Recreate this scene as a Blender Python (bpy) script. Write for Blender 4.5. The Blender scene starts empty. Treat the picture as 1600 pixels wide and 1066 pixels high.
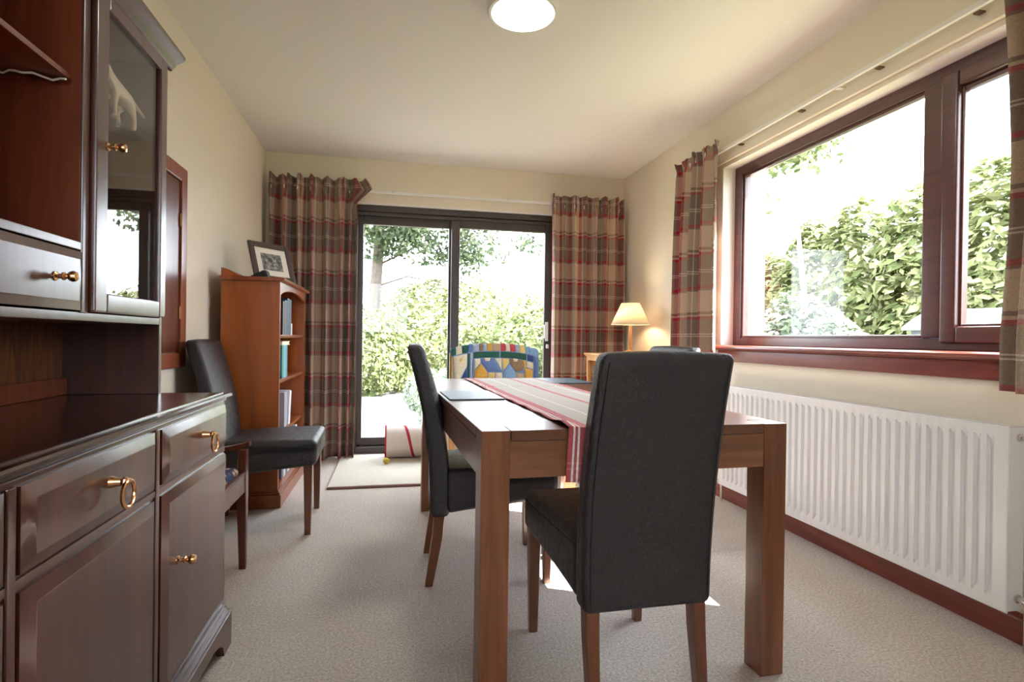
import bpy, bmesh, math, random
from mathutils import Vector, Matrix, noise

random.seed(7)
SC = bpy.context.scene
COL = SC.collection
PI = math.pi

# ------------------------------------------------------------------ camera
F_PX, YAW, PIT, ROL, CAM_H = 869.0, .209295, -.004663, .014348, 0.98
_f = Vector((math.sin(YAW) * math.cos(PIT), math.cos(YAW) * math.cos(PIT), math.sin(PIT)))
_r = Vector((math.cos(YAW), -math.sin(YAW), 0)); _u = _r.cross(_f)
_rr = _r * math.cos(ROL) + _u * math.sin(ROL); _uu = _u * math.cos(ROL) - _r * math.sin(ROL)
cd = bpy.data.cameras.new('camera'); cam = bpy.data.objects.new('camera', cd); COL.objects.link(cam)
cd.sensor_width = 36; cd.lens = F_PX / 1600 * 36; cd.clip_start = .02; cd.clip_end = 400
mw = Matrix((( _rr.x, _uu.x, -_f.x, 0), (_rr.y, _uu.y, -_f.y, 0), (_rr.z, _uu.z, -_f.z, CAM_H), (0, 0, 0, 1)))
cam.matrix_world = mw
SC.camera = cam

# ------------------------------------------------------------------ sky, sun, exposure
W = bpy.data.worlds.new('sky'); SC.world = W; W.use_nodes = True
bg = W.node_tree.nodes['Background']
bg.inputs[0].default_value = (.84, .91, 1.0, 1); bg.inputs[1].default_value = 8.5
sd = bpy.data.lights.new('sun', 'SUN'); sun = bpy.data.objects.new('sun', sd); COL.objects.link(sun)
sd.energy = 40; sd.angle = .009; sd.color = (1, .95, .86)
SUN_DIR = Vector((-1, .5, -1.2)).normalized()
sun.rotation_euler = SUN_DIR.to_track_quat('-Z', 'Y').to_euler()
sun.location = (6, 3, 6)
vs = SC.view_settings
vs.view_transform = 'Standard'; vs.look = 'None'; vs.gamma = 1; vs.use_curve_mapping = False
vs.exposure = 0.86
cy = SC.cycles
cy.use_denoising = True
cy.max_bounces = 10; cy.diffuse_bounces = 6; cy.glossy_bounces = 4; cy.transparent_max_bounces = 16; cy.transmission_bounces = 6
cy.sample_clamp_indirect = 12; cy.caustics_reflective = False; cy.caustics_refractive = False

# ------------------------------------------------------------------ materials
def nt(name):
    m = bpy.data.materials.new(name); m.use_nodes = True
    t = m.node_tree; b = t.nodes['Principled BSDF']
    return m, t, b
def L(t, a, b): t.links.new(a, b)
def N(t, kind, **kw):
    n = t.nodes.new(kind)
    for k, v in kw.items(): setattr(n, k, v)
    return n
def ramp(t, stops, interp='LINEAR'):
    n = N(t, 'ShaderNodeValToRGB'); cr = n.color_ramp; cr.interpolation = interp
    while len(cr.elements) < len(stops): cr.elements.new(.5)
    for e, (p, c) in zip(cr.elements, stops):
        e.position = p; e.color = (*c[:3], 1)
    return n
def bump(t, b, src, strength=.2, dist=.01):
    n = N(t, 'ShaderNodeBump'); n.inputs['Strength'].default_value = strength; n.inputs['Distance'].default_value = dist
    L(t, src, n.inputs['Height']); L(t, n.outputs[0], b.inputs['Normal'])
def coords(t, scale=(1, 1, 1), kind='Object'):
    c = N(t, 'ShaderNodeTexCoord'); mp = N(t, 'ShaderNodeMapping'); mp.inputs['Scale'].default_value = scale
    L(t, c.outputs[kind], mp.inputs[0]); return mp.outputs[0]
def noise_n(t, vec, scale, detail=3, rough=.5):
    n = N(t, 'ShaderNodeTexNoise'); n.inputs['Scale'].default_value = scale; n.inputs['Detail'].default_value = detail
    n.inputs['Roughness'].default_value = rough; L(t, vec, n.inputs['Vector']); return n

def plain(name, c, rough=.5, metal=0, spec=.5, coat=0, bumpy=0, bscale=60, var=0):
    m, t, b = nt(name)
    b.inputs['Base Color'].default_value = (*c, 1); b.inputs['Roughness'].default_value = rough
    b.inputs['Metallic'].default_value = metal; b.inputs['Specular IOR Level'].default_value = spec
    b.inputs['Coat Weight'].default_value = coat; b.inputs['Coat Roughness'].default_value = .12
    n = noise_n(t, coords(t), bscale, 4)
    if var:
        r = ramp(t, [(.3, [x * (1 - var) for x in c]), (.7, [min(1, x * (1 + var)) for x in c])])
        L(t, n.outputs[0], r.inputs[0]); L(t, r.outputs[0], b.inputs['Base Color'])
    if bumpy: bump(t, b, n.outputs[0], bumpy, .004)
    return m
def wood(name, dark, light, axis=2, rough=.3, coat=.3, scale=9, blotch=.5, fig=1.0):
    m, t, b = nt(name)
    s = [1.0, 1.0, 1.0]; s[axis] = .07
    v = coords(t, s)
    n1 = noise_n(t, v, scale * 9, 5, .7); n1.inputs['Distortion'].default_value = .35
    n2 = noise_n(t, v, scale * 1.3, 3, .55); n2.inputs['Distortion'].default_value = 1.4 * fig
    mx = N(t, 'ShaderNodeMix'); mx.data_type = 'FLOAT'; mx.inputs[0].default_value = blotch
    L(t, n1.outputs[0], mx.inputs[2]); L(t, n2.outputs[0], mx.inputs[3])
    r = ramp(t, [(.34, dark), (.66, light)])
    L(t, mx.outputs[0], r.inputs[0]); L(t, r.outputs[0], b.inputs['Base Color'])
    b.inputs['Roughness'].default_value = rough; b.inputs['Coat Weight'].default_value = coat; b.inputs['Coat Roughness'].default_value = .2
    bump(t, b, n1.outputs[0], .05, .002)
    return m
def leather(name, c):
    m, t, b = nt(name)
    b.inputs['Base Color'].default_value = (*c, 1); b.inputs['Roughness'].default_value = .36; b.inputs['Specular IOR Level'].default_value = .55
    v = coords(t)
    n = noise_n(t, v, 34, 6, .68); n2 = noise_n(t, v, 260, 2)
    ad = N(t, 'ShaderNodeMath', operation='MULTIPLY_ADD'); ad.inputs[1].default_value = .25
    L(t, n2.outputs[0], ad.inputs[0]); L(t, n.outputs[0], ad.inputs[2])
    bump(t, b, ad.outputs[0], .55, .014)
    r = ramp(t, [(.35, (.30,) * 3), (.7, (.46,) * 3)]); L(t, n.outputs[0], r.inputs[0]); L(t, r.outputs[0], b.inputs['Roughness'])
    return m
def glass(name, tint=(1, 1, 1), ior=1.5, rough=0.0):
    m = bpy.data.materials.new(name); m.use_nodes = True; t = m.node_tree
    t.nodes.remove(t.nodes['Principled BSDF']); out = t.nodes['Material Output']
    tr = N(t, 'ShaderNodeBsdfTransparent'); tr.inputs[0].default_value = (*tint, 1)
    gl = N(t, 'ShaderNodeBsdfGlossy'); gl.inputs['Roughness'].default_value = rough
    f0 = ((ior - 1) / (ior + 1)) ** 2
    lw = N(t, 'ShaderNodeLayerWeight'); lw.inputs[0].default_value = .5
    pw = N(t, 'ShaderNodeMath', operation='POWER'); pw.inputs[1].default_value = 5; L(t, lw.outputs['Facing'], pw.inputs[0])
    fr = N(t, 'ShaderNodeMath', operation='MULTIPLY_ADD'); fr.inputs[1].default_value = 1 - f0; fr.inputs[2].default_value = f0; L(t, pw.outputs[0], fr.inputs[0])
    mx = N(t, 'ShaderNodeMixShader'); L(t, fr.outputs[0], mx.inputs[0]); L(t, tr.outputs[0], mx.inputs[1]); L(t, gl.outputs[0], mx.inputs[2])
    L(t, mx.outputs[0], out.inputs[0]); return m
def emit(name, c, s):
    m = bpy.data.materials.new(name); m.use_nodes = True; t = m.node_tree
    t.nodes.remove(t.nodes['Principled BSDF']); e = N(t, 'ShaderNodeEmission')
    e.inputs[0].default_value = (*c, 1); e.inputs[1].default_value = s
    L(t, e.outputs[0], t.nodes['Material Output'].inputs[0]); return m
def leafmat(name, stops, trans=.35):
    m = bpy.data.materials.new(name); m.use_nodes = True; t = m.node_tree
    t.nodes.remove(t.nodes['Principled BSDF'])
    g = N(t, 'ShaderNodeNewGeometry'); r = ramp(t, stops); L(t, g.outputs['Random Per Island'], r.inputs[0])
    d = N(t, 'ShaderNodeBsdfDiffuse'); tl = N(t, 'ShaderNodeBsdfTranslucent'); mx = N(t, 'ShaderNodeMixShader'); mx.inputs[0].default_value = trans
    L(t, r.outputs[0], d.inputs[0]); L(t, r.outputs[0], tl.inputs[0]); L(t, d.outputs[0], mx.inputs[1]); L(t, tl.outputs[0], mx.inputs[2])
    L(t, mx.outputs[0], t.nodes['Material Output'].inputs[0]); return m

RED = (.34, .012, .035); TAU = (.185, .135, .108); CRM = (.58, .45, .33); WHT = (.62, .54, .44)
def plaid(name, period=.41, ustops=None, vstops=None, weft=.5):
    m, t, b = nt(name)
    c = N(t, 'ShaderNodeTexCoord'); sx = N(t, 'ShaderNodeSeparateXYZ'); L(t, c.outputs['UV'], sx.inputs[0])
    outs = []
    for ax, stops in ((0, ustops), (1, vstops)):
        d = N(t, 'ShaderNodeMath', operation='DIVIDE'); d.inputs[1].default_value = period; L(t, sx.outputs[ax], d.inputs[0])
        fr = N(t, 'ShaderNodeMath', operation='FRACT'); L(t, d.outputs[0], fr.inputs[0])
        r = ramp(t, stops, 'CONSTANT'); L(t, fr.outputs[0], r.inputs[0]); outs.append(r)
    mx = N(t, 'ShaderNodeMix'); mx.data_type = 'RGBA'; mx.inputs[0].default_value = weft
    L(t, outs[0].outputs[0], mx.inputs[6]); L(t, outs[1].outputs[0], mx.inputs[7])
    mp = N(t, 'ShaderNodeMapping'); mp.inputs['Scale'].default_value = (420, 90, 1); L(t, c.outputs['UV'], mp.inputs[0])
    n = noise_n(t, mp.outputs[0], 1, 2); mp2 = N(t, 'ShaderNodeMapping'); mp2.inputs['Scale'].default_value = (90, 420, 1); L(t, c.outputs['UV'], mp2.inputs[0])
    n2 = noise_n(t, mp2.outputs[0], 1, 2)
    a = N(t, 'ShaderNodeMath', operation='ADD'); L(t, n.outputs[0], a.inputs[0]); L(t, n2.outputs[0], a.inputs[1])
    rr = ramp(t, [(.35, (.72,) * 3), (.65, (1.1,) * 3)]); h = N(t, 'ShaderNodeMath', operation='MULTIPLY'); h.inputs[1].default_value = .5
    L(t, a.outputs[0], h.inputs[0]); L(t, h.outputs[0], rr.inputs[0])
    mu = N(t, 'ShaderNodeMix'); mu.data_type = 'RGBA'; mu.blend_type = 'MULTIPLY'; mu.inputs[0].default_value = 1
    L(t, mx.outputs[2], mu.inputs[6]); L(t, rr.outputs[0], mu.inputs[7]); L(t, mu.outputs[2], b.inputs['Base Color'])
    b.inputs['Roughness'].default_value = .9; b.inputs['Specular IOR Level'].default_value = .15; b.inputs['Sheen Weight'].default_value = .2
    bump(t, b, a.outputs[0], .12, .001)
    return m

M = {}
M['wall'] = plain('cream_wall_paint', (.79, .722, .605), .85, spec=.2, bumpy=.05, bscale=220)
M['ceil'] = plain('ceiling_paint', (.76, .735, .695), .9, spec=.2, bumpy=.04, bscale=200)
M['white'] = plain('white_gloss_paint', (.74, .745, .76), .32)
M['reveal'] = plain('white_reveal_paint', (.82, .80, .78), .7)
M['plastic'] = plain('white_plastic', (.80, .79, .76), .4)
M['render'] = plain('outside_render', (.42, .38, .37), .9, bumpy=.3, bscale=90, var=.1)
M['mahog'] = wood('mahogany_trim', (.12, .020, .014), (.26, .050, .032), 1, .32, .3)
M['mahogz'] = wood('mahogany_trim_upright', (.17, .040, .020), (.34, .095, .048), 2, .34, .3)
M['frame'] = wood('window_frame_wood', (.060, .020, .019), (.115, .040, .036), 1, .35, .45)
M['alu'] = plain('brown_aluminium', (.055, .040, .036), .42, metal=0, bscale=200, var=.1)
M['side'] = wood('sideboard_mahogany', (.036, .010, .0065), (.105, .027, .015), 2, .33, .6, 7, .6)
M['sidetop'] = wood('sideboard_top_mahogany', (.022, .007, .006), (.045, .013, .009), 1, .16, .6, 7)
M['burl'] = wood('burr_veneer', (.06, .016, .006), (.22, .075, .02), 2, .3, .4, 22, .8, 3)
M['inner'] = wood('sideboard_inner_mahogany', (.12, .022, .008), (.22, .050, .016), 2, .38, .25, 8)
M['cherry'] = wood('cherry_wood', (.19, .040, .006), (.36, .090, .012), 2, .34, .3, 5, .7)
M['cherryh'] = wood('cherry_wood_shelf', (.18, .038, .007), (.32, .080, .014), 1, .3, .35, 5, .7)
M['stool'] = wood('stool_mahogany', (.08, .018, .011), (.17, .045, .024), 2, .28, .5)
M['table'] = wood('table_hardwood', (.105, .034, .014), (.27, .10, .042), 2, .34, .25, 6, .6)
M['tabletop'] = wood('table_top_hardwood', (.085, .034, .019), (.19, .080, .044), 1, .30, .22, 6, .6)
M['tableh'] = wood('table_rail_hardwood', (.14, .055, .027), (.31, .135, .068), 0, .34, .25, 6, .6)
M['leg'] = wood('chair_leg_wood', (.085, .025, .012), (.18, .06, .028), 2, .3, .35)
M['pine'] = wood('honey_pine', (.42, .19, .05), (.62, .33, .11), 2, .35, .3)
M['leather'] = leather('black_leather', (.021, .0185, .0225))
M['seam'] = plain('black_seam', (.006, .006, .006), .6)
M['brass'] = plain('aged_brass', (.72, .40, .20), .24, metal=1, bscale=30, var=.15)
M['chrome'] = plain('satin_chrome', (.7, .7, .7), .25, metal=1)
M['copper'] = plain('copper_pipe', (.75, .36, .22), .3, metal=1)
M['hinge'] = plain('bronze_hinge', (.16, .09, .05), .35, metal=.8)
M['glass'] = glass('window_glass', (.985, .99, .99), 1.28)
M['cabglass'] = glass('cabinet_glass', (.97, .97, .96), 1.5)
M['slate'] = plain('slate_placemat', (.05, .085, .11), .42, bumpy=.25, bscale=120, var=.2)
M['paper'] = plain('book_pages', (.78, .74, .64), .9, bscale=300, var=.06)
M['curt'] = plaid('plaid_curtain_fabric', .41,
    [(0, RED), (.09, CRM), (.15, TAU), (.33, WHT), (.345, TAU), (.48, RED), (.57, TAU), (.62, CRM), (.80, RED), (.83, CRM)],
    [(0, RED), (.05, TAU), (.25, WHT), (.262, TAU), (.285, WHT), (.297, TAU), (.52, RED), (.57, CRM), (.60, TAU), (.64, CRM), (.97, TAU)])
RUN = (.44, .40, .36); RR = (.46, .035, .06); RW = (.80, .76, .70)
M['runner'] = plaid('table_runner_fabric', .47,
    [(0, RR), (.025, RW), (.036, RR), (.052, RW), (.063, RR), (.14, RUN), (.30, RW), (.31, RUN), (.545, RR), (.59, RUN), (.8, RW), (.81, RUN), (.88, RR)],
    [(0, RUN), (.066, RW), (.078, RUN), (.096, RW), (.108, RUN), (.36, RW), (.37, RUN), (.5, (.40, .33, .29)), (.52, RUN), (.8, RW), (.81, RUN)], .16)
M['curtback'] = plain('curtain_lining', (.62, .55, .45), .95)
M['rug'] = plain('cream_rug', (.60, .56, .48), .95, spec=.1, bumpy=.9, bscale=160, var=.12)
M['rugedge'] = plain('rug_binding', (.23, .12, .10), .9)
M['cloth'] = plain('cream_cotton', (.66, .58, .53), .9, spec=.1, bumpy=.2, bscale=300, var=.05)
M['redtrim'] = plain('red_cotton', (.42, .035, .06), .85, spec=.1)
M['yellow'] = plain('yellow_felt', (.62, .50, .05), .8, bumpy=.3, bscale=200)
M['ivory'] = plain('cream_porcelain', (.72, .62, .47), .3)
M['darkframe'] = plain('dark_picture_frame', (.040, .020, .018), .25, coat=.4)
M['black'] = plain('black_card', (.008, .008, .008), .7)
M['mount'] = plain('cream_mount', (.72, .68, .60), .9)
def photo_mat():
    m, t, b = nt('grey_photograph'); v = coords(t)
    n = noise_n(t, v, 38, 6, .7); r = ramp(t, [(.35, (.02, .02, .022)), (.5, (.12, .12, .12)), (.68, (.42, .42, .42))])
    L(t, n.outputs[0], r.inputs[0]); L(t, r.outputs[0], b.inputs['Base Color']); b.inputs['Roughness'].default_value = .3; return m
M['photo'] = photo_mat()
def carpet():
    m, t, b = nt('beige_carpet'); v = coords(t)
    n = noise_n(t, v, 120, 5, .8); n2 = noise_n(t, v, 2.2, 3)
    r = ramp(t, [(.33, (.36, .315, .28)), (.67, (.84, .765, .70))]); L(t, n.outputs[0], r.inputs[0])
    r2 = ramp(t, [(.3, (.93,) * 3), (.7, (1.05,) * 3)]); L(t, n2.outputs[0], r2.inputs[0])
    mu = N(t, 'ShaderNodeMix'); mu.data_type = 'RGBA'; mu.blend_type = 'MULTIPLY'; mu.inputs[0].default_value = 1
    L(t, r.outputs[0], mu.inputs[6]); L(t, r2.outputs[0], mu.inputs[7]); L(t, mu.outputs[2], b.inputs['Base Color'])
    b.inputs['Roughness'].default_value = .97; b.inputs['Specular IOR Level'].default_value = .08
    bump(t, b, n.outputs[0], .7, .007); return m
M['carpet'] = carpet()
def tapestry():
    m, t, b = nt('blue_tapestry'); v = coords(t)
    vo = N(t, 'ShaderNodeTexVoronoi'); vo.inputs['Scale'].default_value = 26; L(t, v, vo.inputs['Vector'])
    r = ramp(t, [(.0, (.55, .50, .42)), (.3, (.60, .52, .42)), (.42, (.30, .10, .07)), (.5, (.03, .06, .14)), (.8, (.02, .045, .11))])
    L(t, vo.outputs['Distance'], r.inputs[0]); L(t, r.outputs[0], b.inputs['Base Color']); b.inputs['Roughness'].default_value = .95; return m
M['tapestry'] = tapestry()
def shade_mat():
    m = bpy.data.materials.new('linen_lamp_shade'); m.use_nodes = True; t = m.node_tree
    t.nodes.remove(t.nodes['Principled BSDF'])
    d = N(t, 'ShaderNodeBsdfDiffuse'); tl = N(t, 'ShaderNodeBsdfTranslucent'); mx = N(t, 'ShaderNodeMixShader'); mx.inputs[0].default_value = .55
    n = noise_n(t, coords(t, (40, 40, 260)), 3, 2); r = ramp(t, [(.3, (.80, .74, .62)), (.7, (.88, .83, .72))]); L(t, n.outputs[0], r.inputs[0])
    L(t, r.outputs[0], d.inputs[0]); L(t, r.outputs[0], tl.inputs[0]); L(t, d.outputs[0], mx.inputs[1]); L(t, tl.outputs[0], mx.inputs[2])
    L(t, mx.outputs[0], t.nodes['Material Output'].inputs[0]); return m
M['shade'] = shade_mat()
M['dome'] = emit('lit_opal_glass', (1, .94, .85), 34)
M['grass'] = plain('garden_grass', (.13, .14, .07), .95, bumpy=.8, bscale=40, var=.3)
M['paving'] = plain('pale_gravel_path', (.17, .155, .155), .95, bumpy=.5, bscale=60, var=.15)
M['bark'] = plain('grey_bark', (.13, .105, .09), .95, bumpy=.8, bscale=25, var=.3)
M['palebark'] = plain('pale_bark', (.26, .27, .26), .9, bumpy=.5, bscale=25, var=.2)
M['fence'] = plain('garden_wall_stone', (.16, .135, .12), .95, bumpy=.5, bscale=12, var=.25)
M['leafA'] = leafmat('fresh_leaves', [(0, (.07, .095, .035)), (.5, (.14, .17, .075)), (1, (.26, .28, .15))])
M['leafB'] = leafmat('hedge_leaves', [(0, (.09, .115, .045)), (.5, (.21, .235, .105)), (1, (.38, .39, .22))])
M['leafC'] = leafmat('pale_shrub_leaves', [(0, (.07, .10, .06)), (.55, (.16, .20, .13)), (.8, (.34, .36, .32)), (1, (.5, .5, .48))])
M['leafD'] = leafmat('conifer_needles', [(0, (.055, .08, .05)), (.6, (.11, .14, .085)), (1, (.19, .22, .13))])

# ------------------------------------------------------------------ mesh helpers
def merge(bm, b2, mx=None):
    if mx is not None: bmesh.ops.transform(b2, matrix=mx, verts=b2.verts)
    me = bpy.data.meshes.new('tmp'); b2.to_mesh(me); b2.free(); bm.from_mesh(me); bpy.data.meshes.remove(me)
def box(bm, x0, x1, y0, y1, z0, z1, bev=0, seg=2, mx=None):
    b2 = bmesh.new(); bmesh.ops.create_cube(b2, size=1)
    for v in b2.verts: v.co = Vector(((x0 + x1) / 2 + v.co.x * (x1 - x0), (y0 + y1) / 2 + v.co.y * (y1 - y0), (z0 + z1) / 2 + v.co.z * (z1 - z0)))
    if bev: bmesh.ops.bevel(b2, geom=b2.edges[:], offset=bev, segments=seg, affect='EDGES', profile=.5, clamp_overlap=True)
    merge(bm, b2, mx)
def prism(bm, poly, axis, a0, a1, bev=0, mx=None):
    """poly = 2D points in the two other axes (in cyclic order x->yz, y->xz, z->xy)"""
    b2 = bmesh.new()
    def P(p, a):
        return Vector((a, p[0], p[1])) if axis == 'x' else Vector((p[0], a, p[1])) if axis == 'y' else Vector((p[0], p[1], a))
    A = [b2.verts.new(P(p, a0)) for p in poly]; B = [b2.verts.new(P(p, a1)) for p in poly]
    b2.faces.new(A); b2.faces.new(B[::-1])
    for i in range(len(poly)):
        j = (i + 1) % len(poly); b2.faces.new((A[i], B[i], B[j], A[j]))
    bmesh.ops.recalc_face_normals(b2, faces=b2.faces[:])
    if bev: bmesh.ops.bevel(b2, geom=b2.edges[:], offset=bev, segments=2, affect='EDGES', clamp_overlap=True)
    merge(bm, b2, mx)
def loft(bm, rings, caps=True, closed=True):
    R = [[bm.verts.new(p) for p in r] for r in rings]; n = len(R[0])
    for a, b in zip(R, R[1:]):
        for i in range(n if closed else n - 1):
            j = (i + 1) % n; bm.faces.new((a[i], a[j], b[j], b[i]))
    if caps and closed: bm.faces.new(R[0][::-1]); bm.faces.new(R[-1])
def lathe(bm, prof, n=24, c=(0, 0, 0), mx=None):
    b2 = bmesh.new()
    rings = [[Vector((c[0] + r * math.cos(2 * PI * i / n), c[1] + r * math.sin(2 * PI * i / n), c[2] + z)) for i in range(n)] for r, z in prof]
    loft(b2, rings); bmesh.ops.recalc_face_normals(b2, faces=b2.faces[:]); merge(bm, b2, mx)
def tube(bm, pts, r, n=8, closed=False):
    pts = [Vector(p) for p in pts]; k = len(pts)
    rs = r if isinstance(r, (list, tuple)) else [r] * k
    rings = []; up = None
    for i, p in enumerate(pts):
        a = pts[(i - 1) % k] if (i or closed) else p; b = pts[(i + 1) % k] if (i < k - 1 or closed) else p
        d = (b - a).normalized()
        if up is None: up = d.orthogonal().normalized()
        up = (up - d * up.dot(d)).normalized(); s = d.cross(up)
        rings.append([p + (up * math.cos(2 * PI * j / n) + s * math.sin(2 * PI * j / n)) * rs[i] for j in range(n)])
    if closed: rings.append(rings[0])
    b2 = bmesh.new(); loft(b2, rings, caps=not closed)
    if closed: bmesh.ops.remove_doubles(b2, verts=b2.verts[:], dist=1e-6)
    bmesh.ops.recalc_face_normals(b2, faces=b2.faces[:]); merge(bm, b2)
def post(bm, levels):
    """square post: levels of (x, y, z, half_x, half_y)"""
    b2 = bmesh.new()
    loft(b2, [[Vector((x - a, y - b, z)), Vector((x + a, y - b, z)), Vector((x + a, y + b, z)), Vector((x - a, y + b, z))] for x, y, z, a, b in levels])
    bmesh.ops.recalc_face_normals(b2, faces=b2.faces[:])
    e = [e for e in b2.edges if abs(e.verts[0].co.z - e.verts[1].co.z) > .01]
    bmesh.ops.bevel(b2, geom=e, offset=.003, segments=1, affect='EDGES'); merge(bm, b2)
def rbox(bm, lo, hi, r, fn=None, m=4, n=8, mx=None):
    lo, hi = Vector(lo), Vector(hi); h = (hi - lo) / 2; c = (hi + lo) / 2
    ax = []
    for k in range(3):
        rr = min(r, h[k] * .999); s = []
        for i in range(m + 1): s.append(-h[k] + rr * (1 - math.cos(PI / 2 * i / m)) if False else -h[k] + rr * i / m)
        for i in range(1, n): s.append((-h[k] + rr) + (2 * h[k] - 2 * rr) * i / n)
        for i in range(m, -1, -1): s.append(h[k] - rr * i / m)
        ax.append(s)
    b2 = bmesh.new(); vd = {}
    rr = min(r, h.x * .999, h.y * .999, h.z * .999); hi_ = h - Vector((rr,) * 3)
    def V(p):
        inner = Vector([max(-hi_[k], min(hi_[k], p[k])) for k in range(3)]); d = p - inner
        q = inner + (d.normalized() * rr if d.length > 1e-9 else d)
        key = tuple(round(x, 6) for x in q)
        if key not in vd:
            w = q + c; vd[key] = b2.verts.new(fn(w) if fn else w)
        return vd[key]
    for k in range(3):
        i, j = (k + 1) % 3, (k + 2) % 3
        for sg in (-1, 1):
            for a in range(len(ax[i]) - 1):
                for b in range(len(ax[j]) - 1):
                    q = []
                    for da, db in ((0, 0), (1, 0), (1, 1), (0, 1)):
                        p = Vector((0, 0, 0)); p[k] = sg * h[k]; p[i] = ax[i][a + da]; p[j] = ax[j][b + db]; q.append(V(p))
                    u = []
                    for v in q:
                        if v not in u: u.append(v)
                    if len(u) > 2:
                        try: b2.faces.new(u if sg > 0 else u[::-1])
                        except ValueError: pass
    bmesh.ops.recalc_face_normals(b2, faces=b2.faces[:]); merge(bm, b2, mx)
def grid(bm, fn, nu, nv, uv=None):
    V = [[bm.verts.new(fn(i / nu, j / nv)) for i in range(nu + 1)] for j in range(nv + 1)]
    lay = bm.loops.layers.uv.verify() if uv else None
    for j in range(nv):
        for i in range(nu):
            f = bm.faces.new((V[j][i], V[j][i + 1], V[j + 1][i + 1], V[j + 1][i]))
            if uv:
                for l, (a, b) in zip(f.loops, ((i, j), (i + 1, j), (i + 1, j + 1), (i, j + 1))): l[lay].uv = uv(a / nu, b / nv)
def raised(bm, x, y0, y1, z0, z1, base=.004, h=.012, inset=.022, sg=1):
    """raised and fielded panel on a face looking along +x (sg=1)"""
    def ring(xx, i): return [Vector((xx, y0 + i, z0 + i)), Vector((xx, y1 - i, z0 + i)), Vector((xx, y1 - i, z1 - i)), Vector((xx, y0 + i, z1 - i))]
    b2 = bmesh.new(); loft(b2, [ring(x, 0), ring(x + base * sg, 0), ring(x + h * sg, inset), ring(x + h * sg * 1.05, inset + .002)])
    bmesh.ops.recalc_face_normals(b2, faces=b2.faces[:]); merge(bm, b2)

def obj(name, bm, mat, parent=None, smooth=35, mods=None):
    me = bpy.data.meshes.new(name); bm.to_mesh(me); bm.free(); me.materials.append(mat)
    if smooth:
        for p in me.polygons: p.use_smooth = True
        me.set_sharp_from_angle(angle=math.radians(smooth))
    o = bpy.data.objects.new(name, me); COL.objects.link(o)
    if smooth == 35:
        wn = o.modifiers.new('normals', 'WEIGHTED_NORMAL'); wn.keep_sharp = True
    if parent: o.parent = parent
    return o
def part(name, mat, parent, build, smooth=35):
    bm = bmesh.new(); build(bm); return obj(name, bm, mat, parent, smooth)
def tag(o, label, cat=None, group=None, kind=None):
    o['label'] = label
    if cat: o['category'] = cat
    if group: o['group'] = group
    if kind: o['kind'] = kind
    return o
def thing(name, label, cat, loc=(0, 0, 0), rz=0, group=None, sc=(1, 1, 1)):
    o = bpy.data.objects.new(name, None); COL.objects.link(o); o.empty_display_size = .1
    o.location = loc; o.rotation_euler = (0, 0, rz); o.scale = sc
    return tag(o, label, cat, group)
def struct(name, mat, build, label, parent=None, smooth=35):
    o = part(name, mat, parent, build, smooth); o['kind'] = 'structure'; o['label'] = label; return o
def sroot(name, label, loc=(0, 0, 0)):
    o = bpy.data.objects.new(name, None); COL.objects.link(o); o.location = loc; o['kind'] = 'structure'; o['label'] = label; return o
def copy_tree(o, parent=None):
    c = o.copy(); COL.objects.link(c); c.parent = parent
    for ch in list(o.children): copy_tree(ch, c)
    return c

def frame4(b, ax, d0, d1, a0, a1, z0, z1, sa, sb, rb, rt, bev):
    """four members, rails between stiles; ax = 'x' when the frame lies in the yz plane"""
    for q in ((a0, a0 + sa, z0, z1), (a1 - sb, a1, z0, z1), (a0 + sa, a1 - sb, z0, z0 + rb), (a0 + sa, a1 - sb, z1 - rt, z1)):
        if ax == 'x': box(b, d0, d1, q[0], q[1], q[2], q[3], bev)
        else: box(b, q[0], q[1], d0, d1, q[2], q[3], bev)
# ------------------------------------------------------------------ the room
XL, XR, YF, YB, ZC = -1.015, 2.036, 4.76, -1.15, 2.447
TW = .29
WY0, WY1, WZ0, WZ1 = .995, 3.195, .955, 2.088     # window opening
DX0, DX1, DZ1 = -.36, 1.42, 2.09                  # patio door opening
struct('floor', M['carpet'], lambda b: box(b, XL - .1, XR + .1, YB - .1, YF + .05, -.06, 0), 'beige twist pile carpet across the whole room', smooth=0)
struct('ceiling', M['ceil'], lambda b: box(b, XL - .1, XR + TW, YB - .1, YF + TW, ZC, ZC + .12), 'pale cream painted ceiling', smooth=0)
struct('wall_left', M['wall'], lambda b: box(b, XL - .15, XL, YB - .1, YF + TW, -.06, ZC + .02), 'plain cream wall behind the sideboard', smooth=0)
BW = (-.72, .30, 1.0, 2.05)
def wb(b):
    box(b, XL - .1, BW[0], YB - .15, YB, -.06, ZC + .02); box(b, BW[1], XR + TW, YB - .15, YB, -.06, ZC + .02)
    box(b, BW[0], BW[1], YB - .15, YB, -.06, BW[2]); box(b, BW[0], BW[1], YB - .15, YB, BW[3], ZC + .02)
struct('wall_back', M['wall'], wb, 'cream wall behind the viewer', smooth=0)
def wf(b):
    box(b, XL - .1, DX0, YF, YF + TW, -.2, ZC + .02); box(b, DX1, XR + TW, YF, YF + TW, -.2, ZC + .02); box(b, DX0, DX1, YF, YF + TW, DZ1, ZC + .02)
struct('wall_far', M['wall'], wf, 'cream end wall around the patio door', smooth=0)
def wr(b):
    box(b, XR, XR + TW, YB - .1, WY0, -.2, ZC + .02); box(b, XR, XR + TW, WY1, YF + .01, -.2, ZC + .02)
    box(b, XR, XR + TW, WY0, WY1, -.2, WZ0); box(b, XR, XR + TW, WY0, WY1, WZ1, ZC + .02)
struct('wall_right', M['wall'], wr, 'cream wall around the wide window', smooth=0)
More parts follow.
